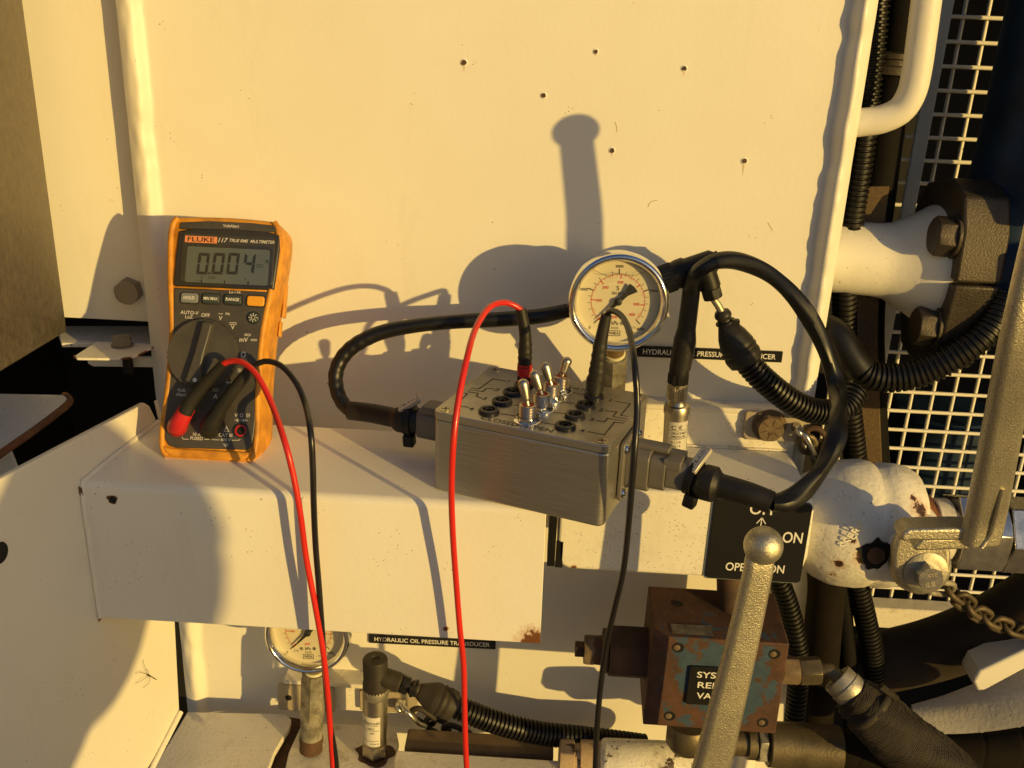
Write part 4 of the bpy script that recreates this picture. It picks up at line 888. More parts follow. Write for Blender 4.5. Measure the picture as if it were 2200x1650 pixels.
# lower
TL = PZ(806, 1615, -320); LY = TL[1]; def_ = lambda x, y: PY(x, y, LY)
tr2 = thing('pressure_transducer', 'steel pressure transducer with white data label standing on the bottom platform', 'pressure transducer', TL)
topp = def_(806, 1488); ax = topp-TL; L = np.linalg.norm(ax)
b = MB(); b.sheet([(TL[0]+(17+2.5*sin(3*a_)+1.5*sin(7*a_+1))*cos(a_), TL[1]+(16+2*sin(4*a_))*sin(a_)) for a_ in np.linspace(0, 2*pi, 41)[:-1]], FZ(-320), -2.7); b.build('oil_stain', 'rust_dark', tr2, smooth=False)
b = MB(); b.hexa(TL, TL+ax/L*12, 12, .15); b.lathe(TL+ax/L*12, ax, [(0, 10), (1, 11), (L-16, 11), (L-14, 10.4), (L-12, 10.8)], 40); b.build('body', 'nickel', tr2)
f2 = cylmap(TL, ax, 11, -.1); b = MB(); wrap(b, f2, -14, 7.5, 15, L-19, .05); lb = b.build('data_label', 'paper_label', tr2)
b = MB(); b.text('Rexroth', None, -.5, L-25, 3.2, width=15, fn=f2); b.text('mexroth', None, 0, L-29, .01, fn=f2)
b.text('/600', None, 0, L-36, 1.6, fn=f2); b.text('HM20', None, -1, L-31.2, 1.8, fn=f2); b.text('22W12', None, 2.5, 18, 1.8, fn=f2)
for y in (L-28, L-33.5, 21): wrap(b, f2, -13, 6.5, y, y+.4, .12)
b.build('label_lettering', 'print_black', lb, smooth=False)
b = MB(); knurl(b, def_(807, 1494), def_(807, 1474), 11.6, 24, .06); b.build('knurled_ring', 'zinc_dull', tr2)
el2 = thing('elbow_connector', 'dusty black right angle connector on top of the lower transducer', 'connector', def_(806, 1470))
b = MB(); b.lathe(def_(807, 1478), A3(0, 0, 1), [(0, 11.2), (6, 11.4), (8, 10.6), (30, 11), (31.5, 10.2), (31.7, 4), (30.4, 3)], 32); b.build('body', 'conduit_dusty', el2)
e0, e1, e2 = def_(812, 1450), PY(862, 1468, LY-2), PY(878, 1474, LY-2)
b = MB(); b.lathe(e0, e1-e0, [(0, 8.5), (np.linalg.norm(e1-e0)-2, 8.8), (np.linalg.norm(e1-e0), 7)], 24); b.build('side_outlet', 'conduit_dusty', el2)
b = MB(); b.hexa(e1, e2, 8.6, .2); b.tube([e2, PY(896, 1482, LY-2)], 3.4, 12); b.build('gland_nut', 'black_rubber', el2)
bt2 = thing('conduit_boot', 'dusty black rubber boot between the lower elbow connector and its conduit', 'rubber boot', PY(930, 1500, LY))
Pb = spline([PY(882, 1475, LY-2), PY(900, 1484, LY-2), PY(925, 1495, LY-2), PY(950, 1506, LY-2), PY(975, 1517, LY-2)], 1.2); Lb = sum(np.linalg.norm(Pb[i+1]-Pb[i]) for i in range(len(Pb)-1))
b = MB(); b.tube(Pb, lambda l: float(np.interp(l/Lb, [0, .05, .1, .16, .2, .5, .6, .64, .7, .76, .84, 1.], [6, 7.2, 7.2, 5.4, 7, 13.2, 13.8, 12.6, 14.4, 13, 14, 12.6])), 28, raw=True); b.build('moulded_boot', 'conduit_dusty', bt2)
b = MB(); b.torus(Pb[int(len(Pb)*.09)], Pb[5]-Pb[0], 7.2, 1.3, 24, 8); b.box(Pb[int(len(Pb)*.09)]+A3(0, -8, 3), (6, 6, 7)); b.build('boot_tie', 'black_rubber', bt2, bevel=.4)
cd2 = thing('corrugated_conduit', 'black corrugated conduit running right from the lower boot along the wall foot', 'conduit', PY(1150, 1560, LY))
b = MB(); b.corr([PY(972, 1515, LY-2), PY(1020, 1535, LY-1), PY(1080, 1556, LY+2), PY(1160, 1575, LY+8), PY(1250, 1585, LY+14), PY(1310, 1592, LY+18), PY(1385, 1602, LY+24)], 10.6, 4.0, .17, 24); b.build('conduit', 'conduit_black', cd2)

# ------------------------------------------------------------------ label strips
def strip_label(fr, x0, y0, x1, y1, h, label, words):
    a0, c0 = fr.px(x0, y0); a1_, c1_ = fr.px(x1, y1); o = fr.pt((a0+a1_)/2, (c0+c1_)/2); f = Fr(o, fr.u*(a1_-a0)+fr.v*(c1_-c0), fr.v); W = math.hypot(a1_-a0, c1_-c0)
    t = thing('label_strip', label, 'label', o)
    b = MB(); b.prism(rr(W, h, .3, 1), f, .2, 1.6); b.build('strip', 'sign_black', t, bevel=.2)
    b = MB(); b.text(words, f, 0, 0, h*.46, width=W*.91, h=1.66); b.build('label_lettering', 'sign_white', t, smooth=False)
strip_label(FY(-.6), 1367, 753, 1680, 766, 9.6, 'black engraved label strip behind the upper gauge and cables', 'HYDRAULIC OIL PRESSURE TRANSDUCER')
strip_label(FY(-.6), 793, 1370, 1065, 1384, 9.6, 'black engraved label strip just under the shelf, beside the lower gauge', 'HYDRAULIC OIL PRESSURE TRANSDUCER')
# OFF/ON sign
SF = FY(-105.2)
q = [SF.px(*p) for p in ((1531, 1068), (1744, 1080), (1722, 1253), (1517, 1237))]
cx, cy = sum(p[0] for p in q)/4, sum(p[1] for p in q)/4
t = thing('valve_sign', 'square black OFF and ON operation sign with white letters behind the ball handle', 'sign', SF.pt(cx, cy))
b = MB(); b.prism(rr(q[1][0]-q[0][0]-1.2, q[0][1]-q[3][1], 3, 4, cx, cy), SF, 0, 2.2); b.build('sign_plate', 'sign_black', t, bevel=.4)
b = MB(); b.prism(rr(q[1][0]-q[0][0]+.6, q[0][1]-q[3][1]+1.4, 3, 4, cx-1.0, cy-.6), SF, -.2, .6); b.build('backing', mat('sign_backing', (.16, .18, .18), .5), t)
b = MB()
for s2, x, y, cap, w in (('OFF', 1640, 1094, 9.2, 20), ('ON', 1703, 1155, 9.2, 15), ('FOR', 1625, 1193, 7, 16), ('OPERATION', 1622, 1220, 7, 45)):
    b.text(s2, SF, *SF.px(x, y, 2.2), cap, width=w, h=2.3)
a_, c_ = SF.px(1637, 1112, 2.2); b.line(SF, [(a_, c_), (a_, c_-17)], .7, 2.3); b.line(SF, [(a_-3.2, c_-5), (a_, c_), (a_+3.2, c_-5)], .7, 2.3)
b.build('sign_lettering', 'sign_white', t, smooth=False)
# ------------------------------------------------------------------ brackets with hex bolts on the bands
def bracket(pts, Y, label, bolt, br, eye):
    f = FY(Y); q = [f.px(*p) for p in pts]; cx, cy = sum(p[0] for p in q)/4, sum(p[1] for p in q)/4
    t = thing('bolted_bracket', label, 'bracket', f.pt(cx, cy)); w = q[1][0]-q[0][0]; h = q[0][1]-q[3][1]
    b = MB(); b.prism(rr(w, h, 2.5, 4, cx, cy), f, 0, 4); b.build('plate', paint('bracket_enamel', color=(.40, .34, .25), specks=.4, dirt=.5) if 'bracket_enamel' not in MATS else 'bracket_enamel', t, bevel=.8)
    if bolt:
        a_, c_ = f.px(*bolt, 4); b = MB(); b.lathe(f.pt(a_, c_, 4), f.n, [(0, br*1.22), (2, br*1.22), (2.2, br)], 28); b.hexa(f.pt(a_, c_, 5.5), f.pt(a_, c_, 14), br, .22, .35); bb = b.build('hex_bolt', 'rust_bolt', t)
        b = MB()
        for k in range(6):
            q_ = k*pi/3+.3; b.line(Fr(f.pt(a_, c_, 14.1)), [(br*.35*cos(q_), br*.35*sin(q_)), (br*.75*cos(q_), br*.75*sin(q_))], .8, .15)
        b.text('B7', Fr(f.pt(a_, c_, 14.1)), 0, -br*.3, 2.6, h=.15); b.build('head_marks', 'rust_dark', bb, smooth=False)
    if eye:
        a_, c_ = f.px(*eye, 4); o = f.pt(a_, c_, 4); b = MB(); b.lathe(o, f.n, [(0, 5), (5, 4.6), (7, 3.6)], 20); b.torus(o+f.n*8, (.8, 0, .6), 4.2, 1.9, 24, 10); b.build('eye_screw', 'zinc_bright', t)
        return t, o
    return t, None
def chain(pts, name, label, m_, L=17., W=10., r=2.1, first=None):
    P = spline(pts, 1.); n = max(2, int(len(P)/(L*.66))); t = thing(name, label, 'chain', P[0])
    for k in range(n):
        i = int((k+.5)*(len(P)-1)/n); d = P[min(i+4, len(P)-1)]-P[max(i-4, 0)]
        side = np.cross(d, A3(0, 1, .2)) if k % 2 == 0 else A3(0, 1, .3)
        b = MB(); b.link(P[i], d, side, L, W, r); b.build('link', m_ if k or not first else first, t)
    return t
t_, eye = bracket(((1600, 878), (1742, 888), (1738, 950), (1592, 938)), -19, 'small grey plate with a dull hex bolt and a shackle eye, above the OFF sign', (1652, 913), 11.5, (1712, 918))
b = MB(); b.tube([eye+A3(0, -8, 3), eye+A3(5, -14, -2), eye+A3(12, -13, -14), eye+A3(15, -9, -19), eye+A3(13, -3, -14)], 2.2, 12); b.build('shackle', 'zinc_bright', t_)
chain([PY(1728, 940, -28), PY(1745, 975, -24), PY(1752, 1005, -22)], 'safety_chain', 'short dark chain hanging from the shackle right of the box section', 'olive_metal', 18, 12, 2.5)
chain([PY(1742, 930, -26), PY(1765, 960, -26), PY(1758, 990, -22)], 'safety_chain', 'dark chain loop passing behind the twisted black cable', 'rust_dark', 22, 15, 2.6)
bracket(((598, 1468), (720, 1470), (722, 1524), (598, 1522)), -18, 'small white plate with one empty hole behind the lower gauge stem', None, 0, None)
t_, eye = bracket(((775, 1478), (900, 1488), (895, 1528), (775, 1520)), -18, 'white plate with a shackle eye behind the lower transducer', None, 0, (862, 1508))
f = FY(-22); a_, c_ = f.px(620, 1499)
b = MB(); b.sheet(circ(3.2, 18, a_, c_), f, .3); b.build('hole', 'dark_bay', t_, smooth=False)
b = MB(); b.tube([eye+A3(1, -8, 4), eye+A3(9, -14, -1), eye+A3(18, -12, -14), eye+A3(24, -8, -20)], 2.4, 12); b.build('shackle', 'zinc_bright', t_)
chain([PY(895, 1530, -22), PY(940, 1560, -22), PY(985, 1575, -24), PY(1020, 1600, -20)], 'safety_chain', 'dusty chain running from the lower shackle under the conduit', 'conduit_dusty', 24, 14, 2.8)

# ------------------------------------------------------------------ ball valve and long lever at the right
VY = -60.
vc = PY(1900, 1128, VY); vz = vc[2]; print('valve centre', vc)
bv_ = thing('ball_valve', 'chipped white painted cast ball valve body with flaking paint at the right', 'valve', (255, VY, vz-50))
b = MB(); b.lathe((210, VY, vz), (1, 0, 0), [(0, 26), (2, 33), (6, 37), (12, 40), (17, 43.5), (22, 45), (29, 48), (36, 49.5), (50, 50), (56, 49), (60, 47), (64, 49), (75, 49), (86, 46), (93, 42), (97, 34)], 64)
# lumps of the casting: move vertices along a noise field
for i, p in enumerate(b.v):
    d = mnoise.noise(Vector((p[0]*.045, p[1]*.045, p[2]*.045)))*1.1+mnoise.noise(Vector((p[0]*.15, p[1]*.15, p[2]*.15)))*.5
    r_ = math.hypot(p[1]-VY, p[2]-vz) or 1; sq = 1+.05*abs(cos(2*atan2(p[2]-vz, p[1]-VY)))
    b.v[i] = (p[0], VY+(p[1]-VY)*(sq+d/r_), vz+(p[2]-vz)*(sq+d/r_))
b.build('valve_body', 'valve_enamel', bv_, angle=70)
HB = PY(1975, 1212, -118)
b = MB(); b.lathe((HB[0], -75, HB[2]+1), (0, -1, -.02), [(0, 30), (20, 30), (27, 27), (36, 25)], 40)
b.build('stem_boss', 'valve_enamel', bv_)
pc = A3(*on_cyl(1880, 1190, -60, -62.8, 50.5)); pn_ = A3(0, pc[1]+60, pc[2]+62.8); pn_ /= np.linalg.norm(pn_); pf_ = Fr(pc, (1, 0, 0), np.cross(pn_, (1, 0, 0)))
if pf_.n@pn_ < 0: pf_ = Fr(pc, (-1, 0, 0), np.cross(pn_, (1, 0, 0)))
b = MB(); b.prism([((13+2.2*sin(3*a_)+1.3*sin(7*a_+1))*cos(a_), (11.5+1.6*sin(4*a_+2)+1.2*sin(9*a_))*sin(a_)) for a_ in np.linspace(0, 2*pi, 49)[:-1]], pf_, -6, 1.6); b.build('bare_patch', 'dark_bay', bv_)
b = MB(); b.lathe(pf_.pt(0, 0, 0), pf_.n, [(0, 7), (3.5, 7), (4.5, 6), (4.5, 0)], 24); b.build('stop_pin', 'rust_dark', bv_)
b = MB(); b.text('SSERP', FY(-109), *FY(-109).px(1832, 1150), 7, rot=radians(62), h=0); b.build('cast_letters', 'white_enamel', bv_)
# end fittings
b = MB(); b.lathe((305, VY, vz-2), (1, 0, 0), [(0, 30), (3, 31), (10, 29), (11, 25), (16, 25)], 36); b.build('thread_ring', 'rust_plain', bv_)
b = MB(); b.lathe((318, VY, vz-2), (1, 0, 0), [(0, 24), (2, 26), (13, 26), (15, 24)], 36); b.build('white_ring', 'white_enamel_dirty', bv_)
hf = thing('hose_fitting', 'large zinc plated hex fitting running off the right edge behind the lever', 'pipe fitting', (345, VY, vz-30))
b = MB(); b.lathe((332, VY, vz-2), (1, 0, 0), [(0, 22), (4, 22)], 30); b.hexa((335, VY, vz-2), (372, VY, vz-2), 33, .06, .1); b.hexa((374, VY, vz-2), (430, VY, vz-2), 31, .05, .4); b.build('hex_nut', 'zinc_bright', hf, bevel=.8)
# lever
lv = thing('valve_lever', 'long grainy zinc cast lever with ball end rising out at the right edge', 'lever', HB)
b = MB(); n0 = A3(0, -1, .10); n0 /= np.linalg.norm(n0); b.lathe(HB-n0*8, n0, [(0, 19), (1.5, 21.5), (10, 22.5), (17, 20.5), (19, 17.5), (19, 0)], 40); b.build('hub', 'zinc_cast', lv, angle=50)
b = MB(); b.lathe(HB+n0*12, n0, [(0, 15.7), (.5, 16.2), (2.4, 16.2), (2.8, 15.6), (2.8, 8)], 48); wz = b.build('washer', 'zinc_dull', lv)
b = MB(); b.hexa(HB+n0*14.5, HB+n0*25, 9.8, .16, .2); hb = b.build('hex_bolt', 'zinc_bright', lv, label='shiny zinc hex bolt with 8.8 on its head')
hf_ = Fr(HB+n0*25, (1, 0, 0), (0, .1, 1)); b = MB(); b.text('8.8', hf_, 0, -4, 4, h=.2, rot=.3); b.text('XYE', hf_, 0, 3.4, 3, h=.2, rot=.2); b.build('head_marks', 'zinc_dull', hb, smooth=False)
KN = A3(263.3, -240, 284.5)
lp0 = PY(1950, 1152, -150); lp1 = PY(2000, 1140, -180); lp2 = PY(2062, 1130, -214)
af = FY(-166)
ap = [af.px(x, y) for x, y in ((1934, 1158), (1940, 1146), (1956, 1138), (2060, 1136), (2136, 1138), (2142, 1150), (2124, 1162), (2062, 1163), (1960, 1162), (1942, 1166))]
b = MB(); b.prism(ap, af, 0, -19); b.build('arm', 'zinc_cast', lv, bevel=2.5, seg=3, angle=50)
hp = FY(-128); hq = [hp.px(x, y) for x, y in ((1916, 1215), (1917, 1182), (1925, 1154), (1938, 1134), (1958, 1124), (2056, 1118), (2060, 1158), (2036, 1164), (2041, 1190), (2041, 1215), (2030, 1246), (2005, 1268), (1977, 1275), (1948, 1266), (1926, 1246))]
b = MB(); b.prism(hq, hp, -7, 2.5); b.build('neck', 'zinc_cast', lv, bevel=3, seg=3, angle=50)
b = MB(); b.prism([hp.px(x, y) for x, y in ((1940, 1140), (1958, 1124), (2056, 1118), (2060, 1144), (1945, 1148))], hp, 1, 24); b.build('shoulder', 'zinc_cast', lv, bevel=2, seg=3, angle=50)
B0 = PY(2104, 1166, -163); B1 = PY(2118, 1105, -166); BM = A3(271.3, -228, 161.5)
path = [B0, B1, B1*.5+BM*.5+A3(1, 2, 0), BM, BM*.5+KN*.5, KN-(KN-BM)/np.linalg.norm(KN-BM)*8]
path = spline(path, 12)
b = MB(); n = len(path); sweep(b, path, list(np.linspace(29, 20, n)), list(np.linspace(15, 10, n)), side=(1, .24, 0)); b.build('blade', 'zinc_cast', lv, bevel=2.2, seg=3, angle=50)
gd = (path[4]-path[1])/np.linalg.norm(path[4]-path[1])
sidev = A3(1, .24, 0); sidev = sidev-gd*(sidev@gd); sidev /= np.linalg.norm(sidev); outn = np.cross(sidev, gd)
if outn[1] > 0: outn = -outn
b = MB(); 
g0 = PY(2110, 1150, path[1][1]); b.tube([path[0]+sidev*-3+outn*7.4+gd*4, path[1]+sidev*0+outn*8.2, path[1]+gd*22+sidev*2+outn*8.1, path[1]+gd*44+sidev*3+outn*7.4], 1.6, 10); b.build('rib', 'zinc_cast', lv)
b = MB(); b.sphere(KN, 12.8, 32); b.build('ball_end', 'zinc_cast', lv)
chain([PY(2008, 1262, -70), PY(2040, 1268, -66), PY(2075, 1296, -60), PY(2110, 1322, -50), PY(2160, 1345, -40), PY(2230, 1365, -30), PY(2290, 1390, -20)], 'safety_chain', 'dirty steel chain trailing down right from under the ball valve', 'chain_steel', 22, 13, 2.5, first='galv_dirty')

# lower lever with ball end
lk = PY(1640, 1172, -189)
l2_ = thing('valve_lever', 'grainy zinc cast lever with ball knob standing up in front of the OFF sign', 'lever', PY(1523, 1650, -186))
b = MB(); b.sphere(lk, 13.2, 36); b.build('ball_end', 'zinc_cast', l2_)
pth = spline([lk+A3(-1, 1, -9), PY(1627, 1235, -188), PY(1590, 1400, -186), PY(1553, 1550, -184), PY(1528, 1650, -183), PY(1495, 1780, -182)], 8); n = len(pth)
b = MB(); sweep(b, pth, list(np.linspace(20.5, 33, n)), list(np.linspace(10.5, 14, n)), side=(1, .22, 0)); b.build('blade', 'zinc_cast', l2_, bevel=2.0, seg=3, angle=50)

# ------------------------------------------------------------------ relief valve block
rb_ = thing('relief_valve_block', 'rusty steel valve block with flaking blue paint and a half hidden black label', 'valve block', (149, -98, -219))
BX0, BX1, BZ0, BZ1, BY0, BY1 = 96., 203., -219., -131.5, -130., -60.
rf = FY(BY0)
q = [rf.px(*p) for p in ((1403, 1366), (1696, 1384), (1666, 1577), (1381, 1557))]
b = MB(); fr_b = [rf.pt(*p) for p in q]; bk = [p+A3(2, BY1-BY0, 0) for p in fr_b]
b.add(fr_b+bk, [(0, 3, 2, 1), (4, 5, 6, 7), (0, 1, 5, 4), (1, 2, 6, 5), (2, 3, 7, 6), (3, 0, 4, 7)]); b.build('block', 'rust_block', rb_, bevel=1.1, seg=3)
for (x, y) in ((1457, 1391), (1664, 1405), (1439, 1538), (1639, 1552)):
    a_, c_ = rf.px(x, y); b = MB(); b.lathe(rf.pt(a_, c_, .15), rf.n, [(.1, 4.6), (.15, 3.9), (-.0, 3.8)], 24, caps=False); b.sheet(circ(3.9, 22, a_, c_), rf, .12); h_ = b.build('bolt_hole', 'dark_bay', rb_)
    b = MB(); b.lathe(rf.pt(a_-.9, c_-.3, .2), rf.n, [(0, 2.6), (.25, 2.0), (.3, .1)], 14); b.build('rusted_plug', 'rust_bolt', h_)
a_, c_ = rf.px(1536, 1472)
b = MB(); b.prism(rr(43, 36, 1.5, 3, a_, c_), rf, .2, 2.4); sp = b.build('name_plate', 'sign_black', rb_, bevel=.3)
b = MB()
for s2, y in (('SYSTEM', 1449), ('RELIEF', 1471), ('VALVE', 1494)):
    x0, y0 = rf.px(1497, y, 2.4); b.text(s2, rf, x0, y0, 5.6, width={'SYSTEM': 33, 'RELIEF': 29, 'VALVE': 26}[s2], align='LEFT', h=2.5)
b.build('plate_lettering', 'sign_white', sp, smooth=False)
tf = Fr((0, 0, q[0][1]), (1, 0, 0), (0, 1, 0))
def tz(x, y): p = PZ(x, y, q[0][1]); return (p[0], p[1])
b = MB(); b.sheet([tz(1445, 1362), tz(1534, 1368), tz(1528, 1345), tz(1440, 1341)], tf, .5); b.build('top_tag', mat('tag_plate', (.22, .20, .16), .4, .5, vary=.4, vscale=150), rb_, smooth=False)
b = MB(); b.sheet([(tz(1457, 1298)[0]+4.2*cos(k), tz(1457, 1298)[1]+4.2*sin(k)) for k in np.linspace(0, 2*pi, 20)[:-1]], tf, .35); b.build('bolt_hole', 'dark_bay', rb_, smooth=False)
# left cartridge
cy0 = PY(1375, 1402, -98)
b = MB(); C0 = A3(q[0][0]+2, -98, cy0[2]); cx_ = lambda x, y: PY(x, y, -98)[0]
L1 = C0[0]-cx_(1307, 1400); b.hexa(C0, C0-A3(L1, 0, 0), 22.5, .08, .2); b.build('cartridge_nut', 'rust_dark', rb_, bevel=.8)
b = MB(); b.lathe(C0-A3(L1, 0, 0), (-1, 0, 0), [(0, 16), (1, 18), (5, 18), (6, 12), (13, 11.5), (14, 11)], 30); b.build('cartridge_body', 'rust_dark', rb_)
b = MB(); b.hexa(C0-A3(L1+12, 0, 0), C0-A3(L1+20, 0, 0), 13, .2); b.build('lock_nut', 'rust_bolt', rb_)
b = MB(); b.box(C0-A3(L1+23, 0, 0), (9, 9.5, 9.5)); b.build('square_end', 'rust_dark', rb_, bevel=.8)
# right port adaptor, elbow, hose with torn woven sleeve
R0 = PY(1695, 1440, -100); b = MB(); b.hexa(R0-A3(6, 0, 0), R0+A3(8, 0, 0), 11.5, .1, .1); b.build('port_adaptor', 'rust_bolt', rb_)
R1 = PY(1762, 1440, -100)
eh = thing('sleeved_hose', 'hose with zinc elbow and torn woven sleeve hanging from the right of the rusty block', 'hydraulic hose', R1)
b = MB(); b.hexa(R0+A3(8, 0, 0), R1+A3(0, 0, 0), 11.8, .08, .15); b.build('swivel_nut', 'olive_metal', eh, bevel=.5)
b = MB(); b.tube([R1, PY(1778, 1440, -101), PY(1796, 1451, -104), PY(1808, 1470, -110)], 6.2, 20); b.build('elbow_tube', 'olive_metal', eh)
F0, F1 = PY(1797, 1455, -104), PY(1842, 1500, -114)
b = MB(); b.lathe(F0, F1-F0, [(0, 6), (.3, 13), (2, 13.4), (9, 13.4), (9.2, 14.2), (16, 14.2), (18, 13)], 36); b.build('ferrule', 'zinc_dull', eh)
sp_ = spline([PY(1830, 1488, -110), PY(1862, 1520, -116), PY(1905, 1562, -122), PY(1960, 1605, -126), PY(2030, 1650, -130), PY(2120, 1720, -132)], 2.)
rnd = random.Random(3)
b = MB(); LL = len(sp_)*2.
b.tube(sp_, lambda l: (lambda qq: float(np.interp(l, [0, 8, 12, 16, 30, 60, 90, 120, 300], [16, 19, 17.3, 20.5, 23, 24, 21, 19, 19]))+.9*sin(5*qq+l*.11)+1.1*mnoise.noise(Vector((cos(qq)*2, sin(qq)*2, l*.12)))+.5*sin(l*1.6+sin(qq*2)*2)), 48, raw=True)
b.build('woven_sleeve', 'weave', eh, angle=60)
b = MB(); i_ = 6; b.tube([sp_[i_]+A3(*v) for v in ()], 1) if False else b.torus(sp_[9], sp_[12]-sp_[6], 20.6, 1.4, 40, 8, sy=2.2); b.box(sp_[8]+A3(13, -5, 20), (4, 3, 18), (.6, 0, .8)); b.build('cable_tie', 'conduit_dusty', eh)
# big hose along the bottom
bh = thing('hydraulic_hose', 'thick spiral wrapped black hose with zinc ferrule along the bottom right', 'hydraulic hose', PY(1800, 1640, -90))
hc = [PY(1560, 1604, -90), PY(1650, 1606, -90), PY(1800, 1612, -90), PY(1950, 1620, -90), PY(2080, 1622, -88), PY(2200, 1608, -84), PY(2320, 1580, -80)]
f0, f1 = PY(1648, 1598, -90), PY(1802, 1610, -90)
b = MB(); b.lathe(f0, f1-f0, [(0, 18), (1, 19), (20, 19.5), (np.linalg.norm(f1-f0)-1, 19.8), (np.linalg.norm(f1-f0), 19)], 48); b.lathe(f0-A3(1, 0, 0), f0-f1, [(0, 14), (4, 14)], 30); b.build('ferrule', 'olive_metal', bh)
b = MB(); b.hexa(f0-A3(2, 0, 0), f0-A3(9, 0, 0), 17, .1, .2); b.build('swivel_nut', 'zinc_dull', bh, bevel=.5)
b = MB(); b.lathe(f0-A3(9, 0, 0), (-1, 0, 0), [(0, 13), (1, 14), (8, 14), (8.5, 11.5), (19, 11.5), (20, 14), (40, 16), (52, 17), (60, 12)], 36); b.build('adaptor', 'olive_metal', bh)
b = MB(); b.tube([f1-A3(4, 0, 0)]+hc[3:], lambda l: (lambda qq: 16.6+.7*(1 if ((l+qq/(2*pi)*34) % 34) < 31.5 else .0)), 40, step=1.2); b.build('wrapped_hose', 'hose_dusty', bh, angle=60)
# block with painted arrow behind it
hx = thing('forged_elbow', 'dark forged steel elbow fitting under the rusty block, partly behind the lever', 'pipe fitting', PY(1470, 1600, -100))
b = MB(); b.lathe(PY(1480, 1555, -95), A3(0, -.1, -1), [(0, 16), (4, 18), (18, 18), (24, 14), (27, 5)], 36); b.build('elbow_body', 'olive_metal', hx, bevel=.5)
# white pipe at the very bottom
wp = thing('white_pipe', 'flaking white painted pipe union along the bottom edge between the test leads', 'pipe', PY(1380, 1650, -70))
b = MB(); p0, p1 = PY(1288, 1640, -75), PY(1500, 1650, -75); b.lathe(p0, p1-p0, [(0, 17), (2, 21), (5, 22), (60, 22), (68, 19), (80, 16)], 40); b.build('union_body', paint('pipe_enamel', specks=.8, dirt=1., orange=.3, chips=.8, lump=1.5, rust=[(tuple(PY(1405, 1620, -97))+(9,)), (tuple(PY(1330, 1595, -88))+(10,))]), wp, angle=60)
b = MB(); p0, p1 = PY(1200, 1630, -72), PY(1290, 1636, -72); b.lathe(p0, p1-p0, [(0, 15), (1, 18), (13, 18), (14, 15), (18, 15), (19, 18), (40, 18)], 36); b.build('rusty_union', paint('union_enamel', color=(.45, .33, .2), dirt=1., chips=.6, orange=.3, specks=.5), wp)
dt = thing('brown_channel', 'brown dusty steel channel above the white strip on the bottom edge', 'steel channel', PY(1030, 1620, -50))
b = MB(); b.box((PY(1030, 1615, -55)+A3(0, 0, 0)), (135, 26, 22)); b.build('channel', mat('brown_dirt', (.13, .085, .045), .75, grain=.5, vary=.4), dt, bevel=2)
ws = thing('white_step', 'white painted ledge strip on the bottom edge beside the red test lead', 'ledge', PY(1030, 1650, -90))
b = MB(); c_ = PY(1030, 1672, -92); b.box(c_, (152, 30, 24)); b.build('step', 'white_enamel_dirty', ws, bevel=1.5)

# ------------------------------------------------------------------ pipe neck, split flange, blue pipe
PYY = 50.
pn = thing('pipe_neck', 'white painted flared pipe neck entering the dark split flange at the right', 'pipe', PY(1880, 560, PYY))
a0, a1 = PY(1762, 548, PYY), PY(1995, 568, PYY); axn = a1-a0; LN_ = np.linalg.norm(axn)
rpx = lambda px_: px_*PY(1,1,0)[1]*0+px_/2.55
b = MB(); b.lathe(a0, axn, [(0, 30), (LN_*.50, 30.5), (LN_*.62, 32), (LN_*.80, 40), (LN_*.96, 49), (LN_*1.05, 50), (LN_*1.12, 47)], 64)
b.build('neck', paint('neck_enamel', specks=.25, orange=.15, dirt=.1, rust=[tuple(PY(2000, 480, -24))+(9,), tuple(PY(2010, 510, -26))+(7,), tuple(PY(2010, 600, -24))+(9,), tuple(PY(1985, 640, -18))+(9,), tuple(PY(1935, 650, -12))+(7,)]), pn, angle=70)
fg = thing('split_flange', 'dark brown two-piece split flange clamp with big hex bolts round the white pipe neck', 'flange clamp', PY(2030, 560, PYY))
axu = axn/LN_; X0 = a0+axu*(LN_*1.0)
lf = Fr(X0, (0, -1, 0), (0, 0, 1)) ; 
def fpoly(pts): return pts
Nf = np.cross(lf.u, lf.v)
sgn = 1 if Nf@axu > 0 else -1
b = MB(); b.lathe(X0+axu*3, axu, [(0, 50), (24, 50)], 40); b.build('gap_blocker', 'dark_bay', fg)  # added backing ring, blocks sunlight through the gap between the flange halves
for half_, poly in (('upper', [(-52, 1), (-56, 38), (-38, 62), (10, 74), (44, 66), (57, 40), (60, 1)]), ('lower', [(-52, -1), (-56, -44), (-30, -80), (10, -86), (40, -76), (56, -46), (60, -1)])):
    b = MB(); b.prism(poly, lf, sgn*0, sgn*36); b.build('flange_half', 'flange_black', fg, bevel=2.5, seg=3)
for (y_, z_) in ((42, 33), (40, -42)):
    c = lf.pt(y_, z_, 0)
    b = MB(); b.cyl(c, c-axu*3, 17, n=32); b.hexa(c-axu*3, c-axu*17, 16, .15, .3); b.build('hex_bolt', 'flange_black', fg, bevel=.6)
bp = thing('blue_pipe', 'dark blue painted pipe behind the flange at the right edge', 'pipe', PY(2180, 500, 60))
b = MB(); e = X0+axu*37; b.lathe(e, axu, [(0, 46), (12, 50), (20, 52)], 48); xc = PY(2150, 100, 60)[0]+46; b.tube([e+axu*8, e+axu*30+A3(0, 0, 4), A3(xc-12, 58, e[2]+34), A3(xc, 60, e[2]+100), A3(xc, 60, e[2]+460)], 46, 40); b.build('pipe_body', 'blue_steel', bp)
fc = thing('conduit_tail', 'black corrugated conduit curving from the plate edge up behind the lever', 'conduit', PY(1860, 800, 0))
b = MB(); b.tube([PY(1765, 700, 14), PY(1800, 722, 4), PY(1826, 765, -4), PY(1850, 796, -8)], lambda l: 12.2, 24); b.build('plain_end', 'conduit_black', fc)
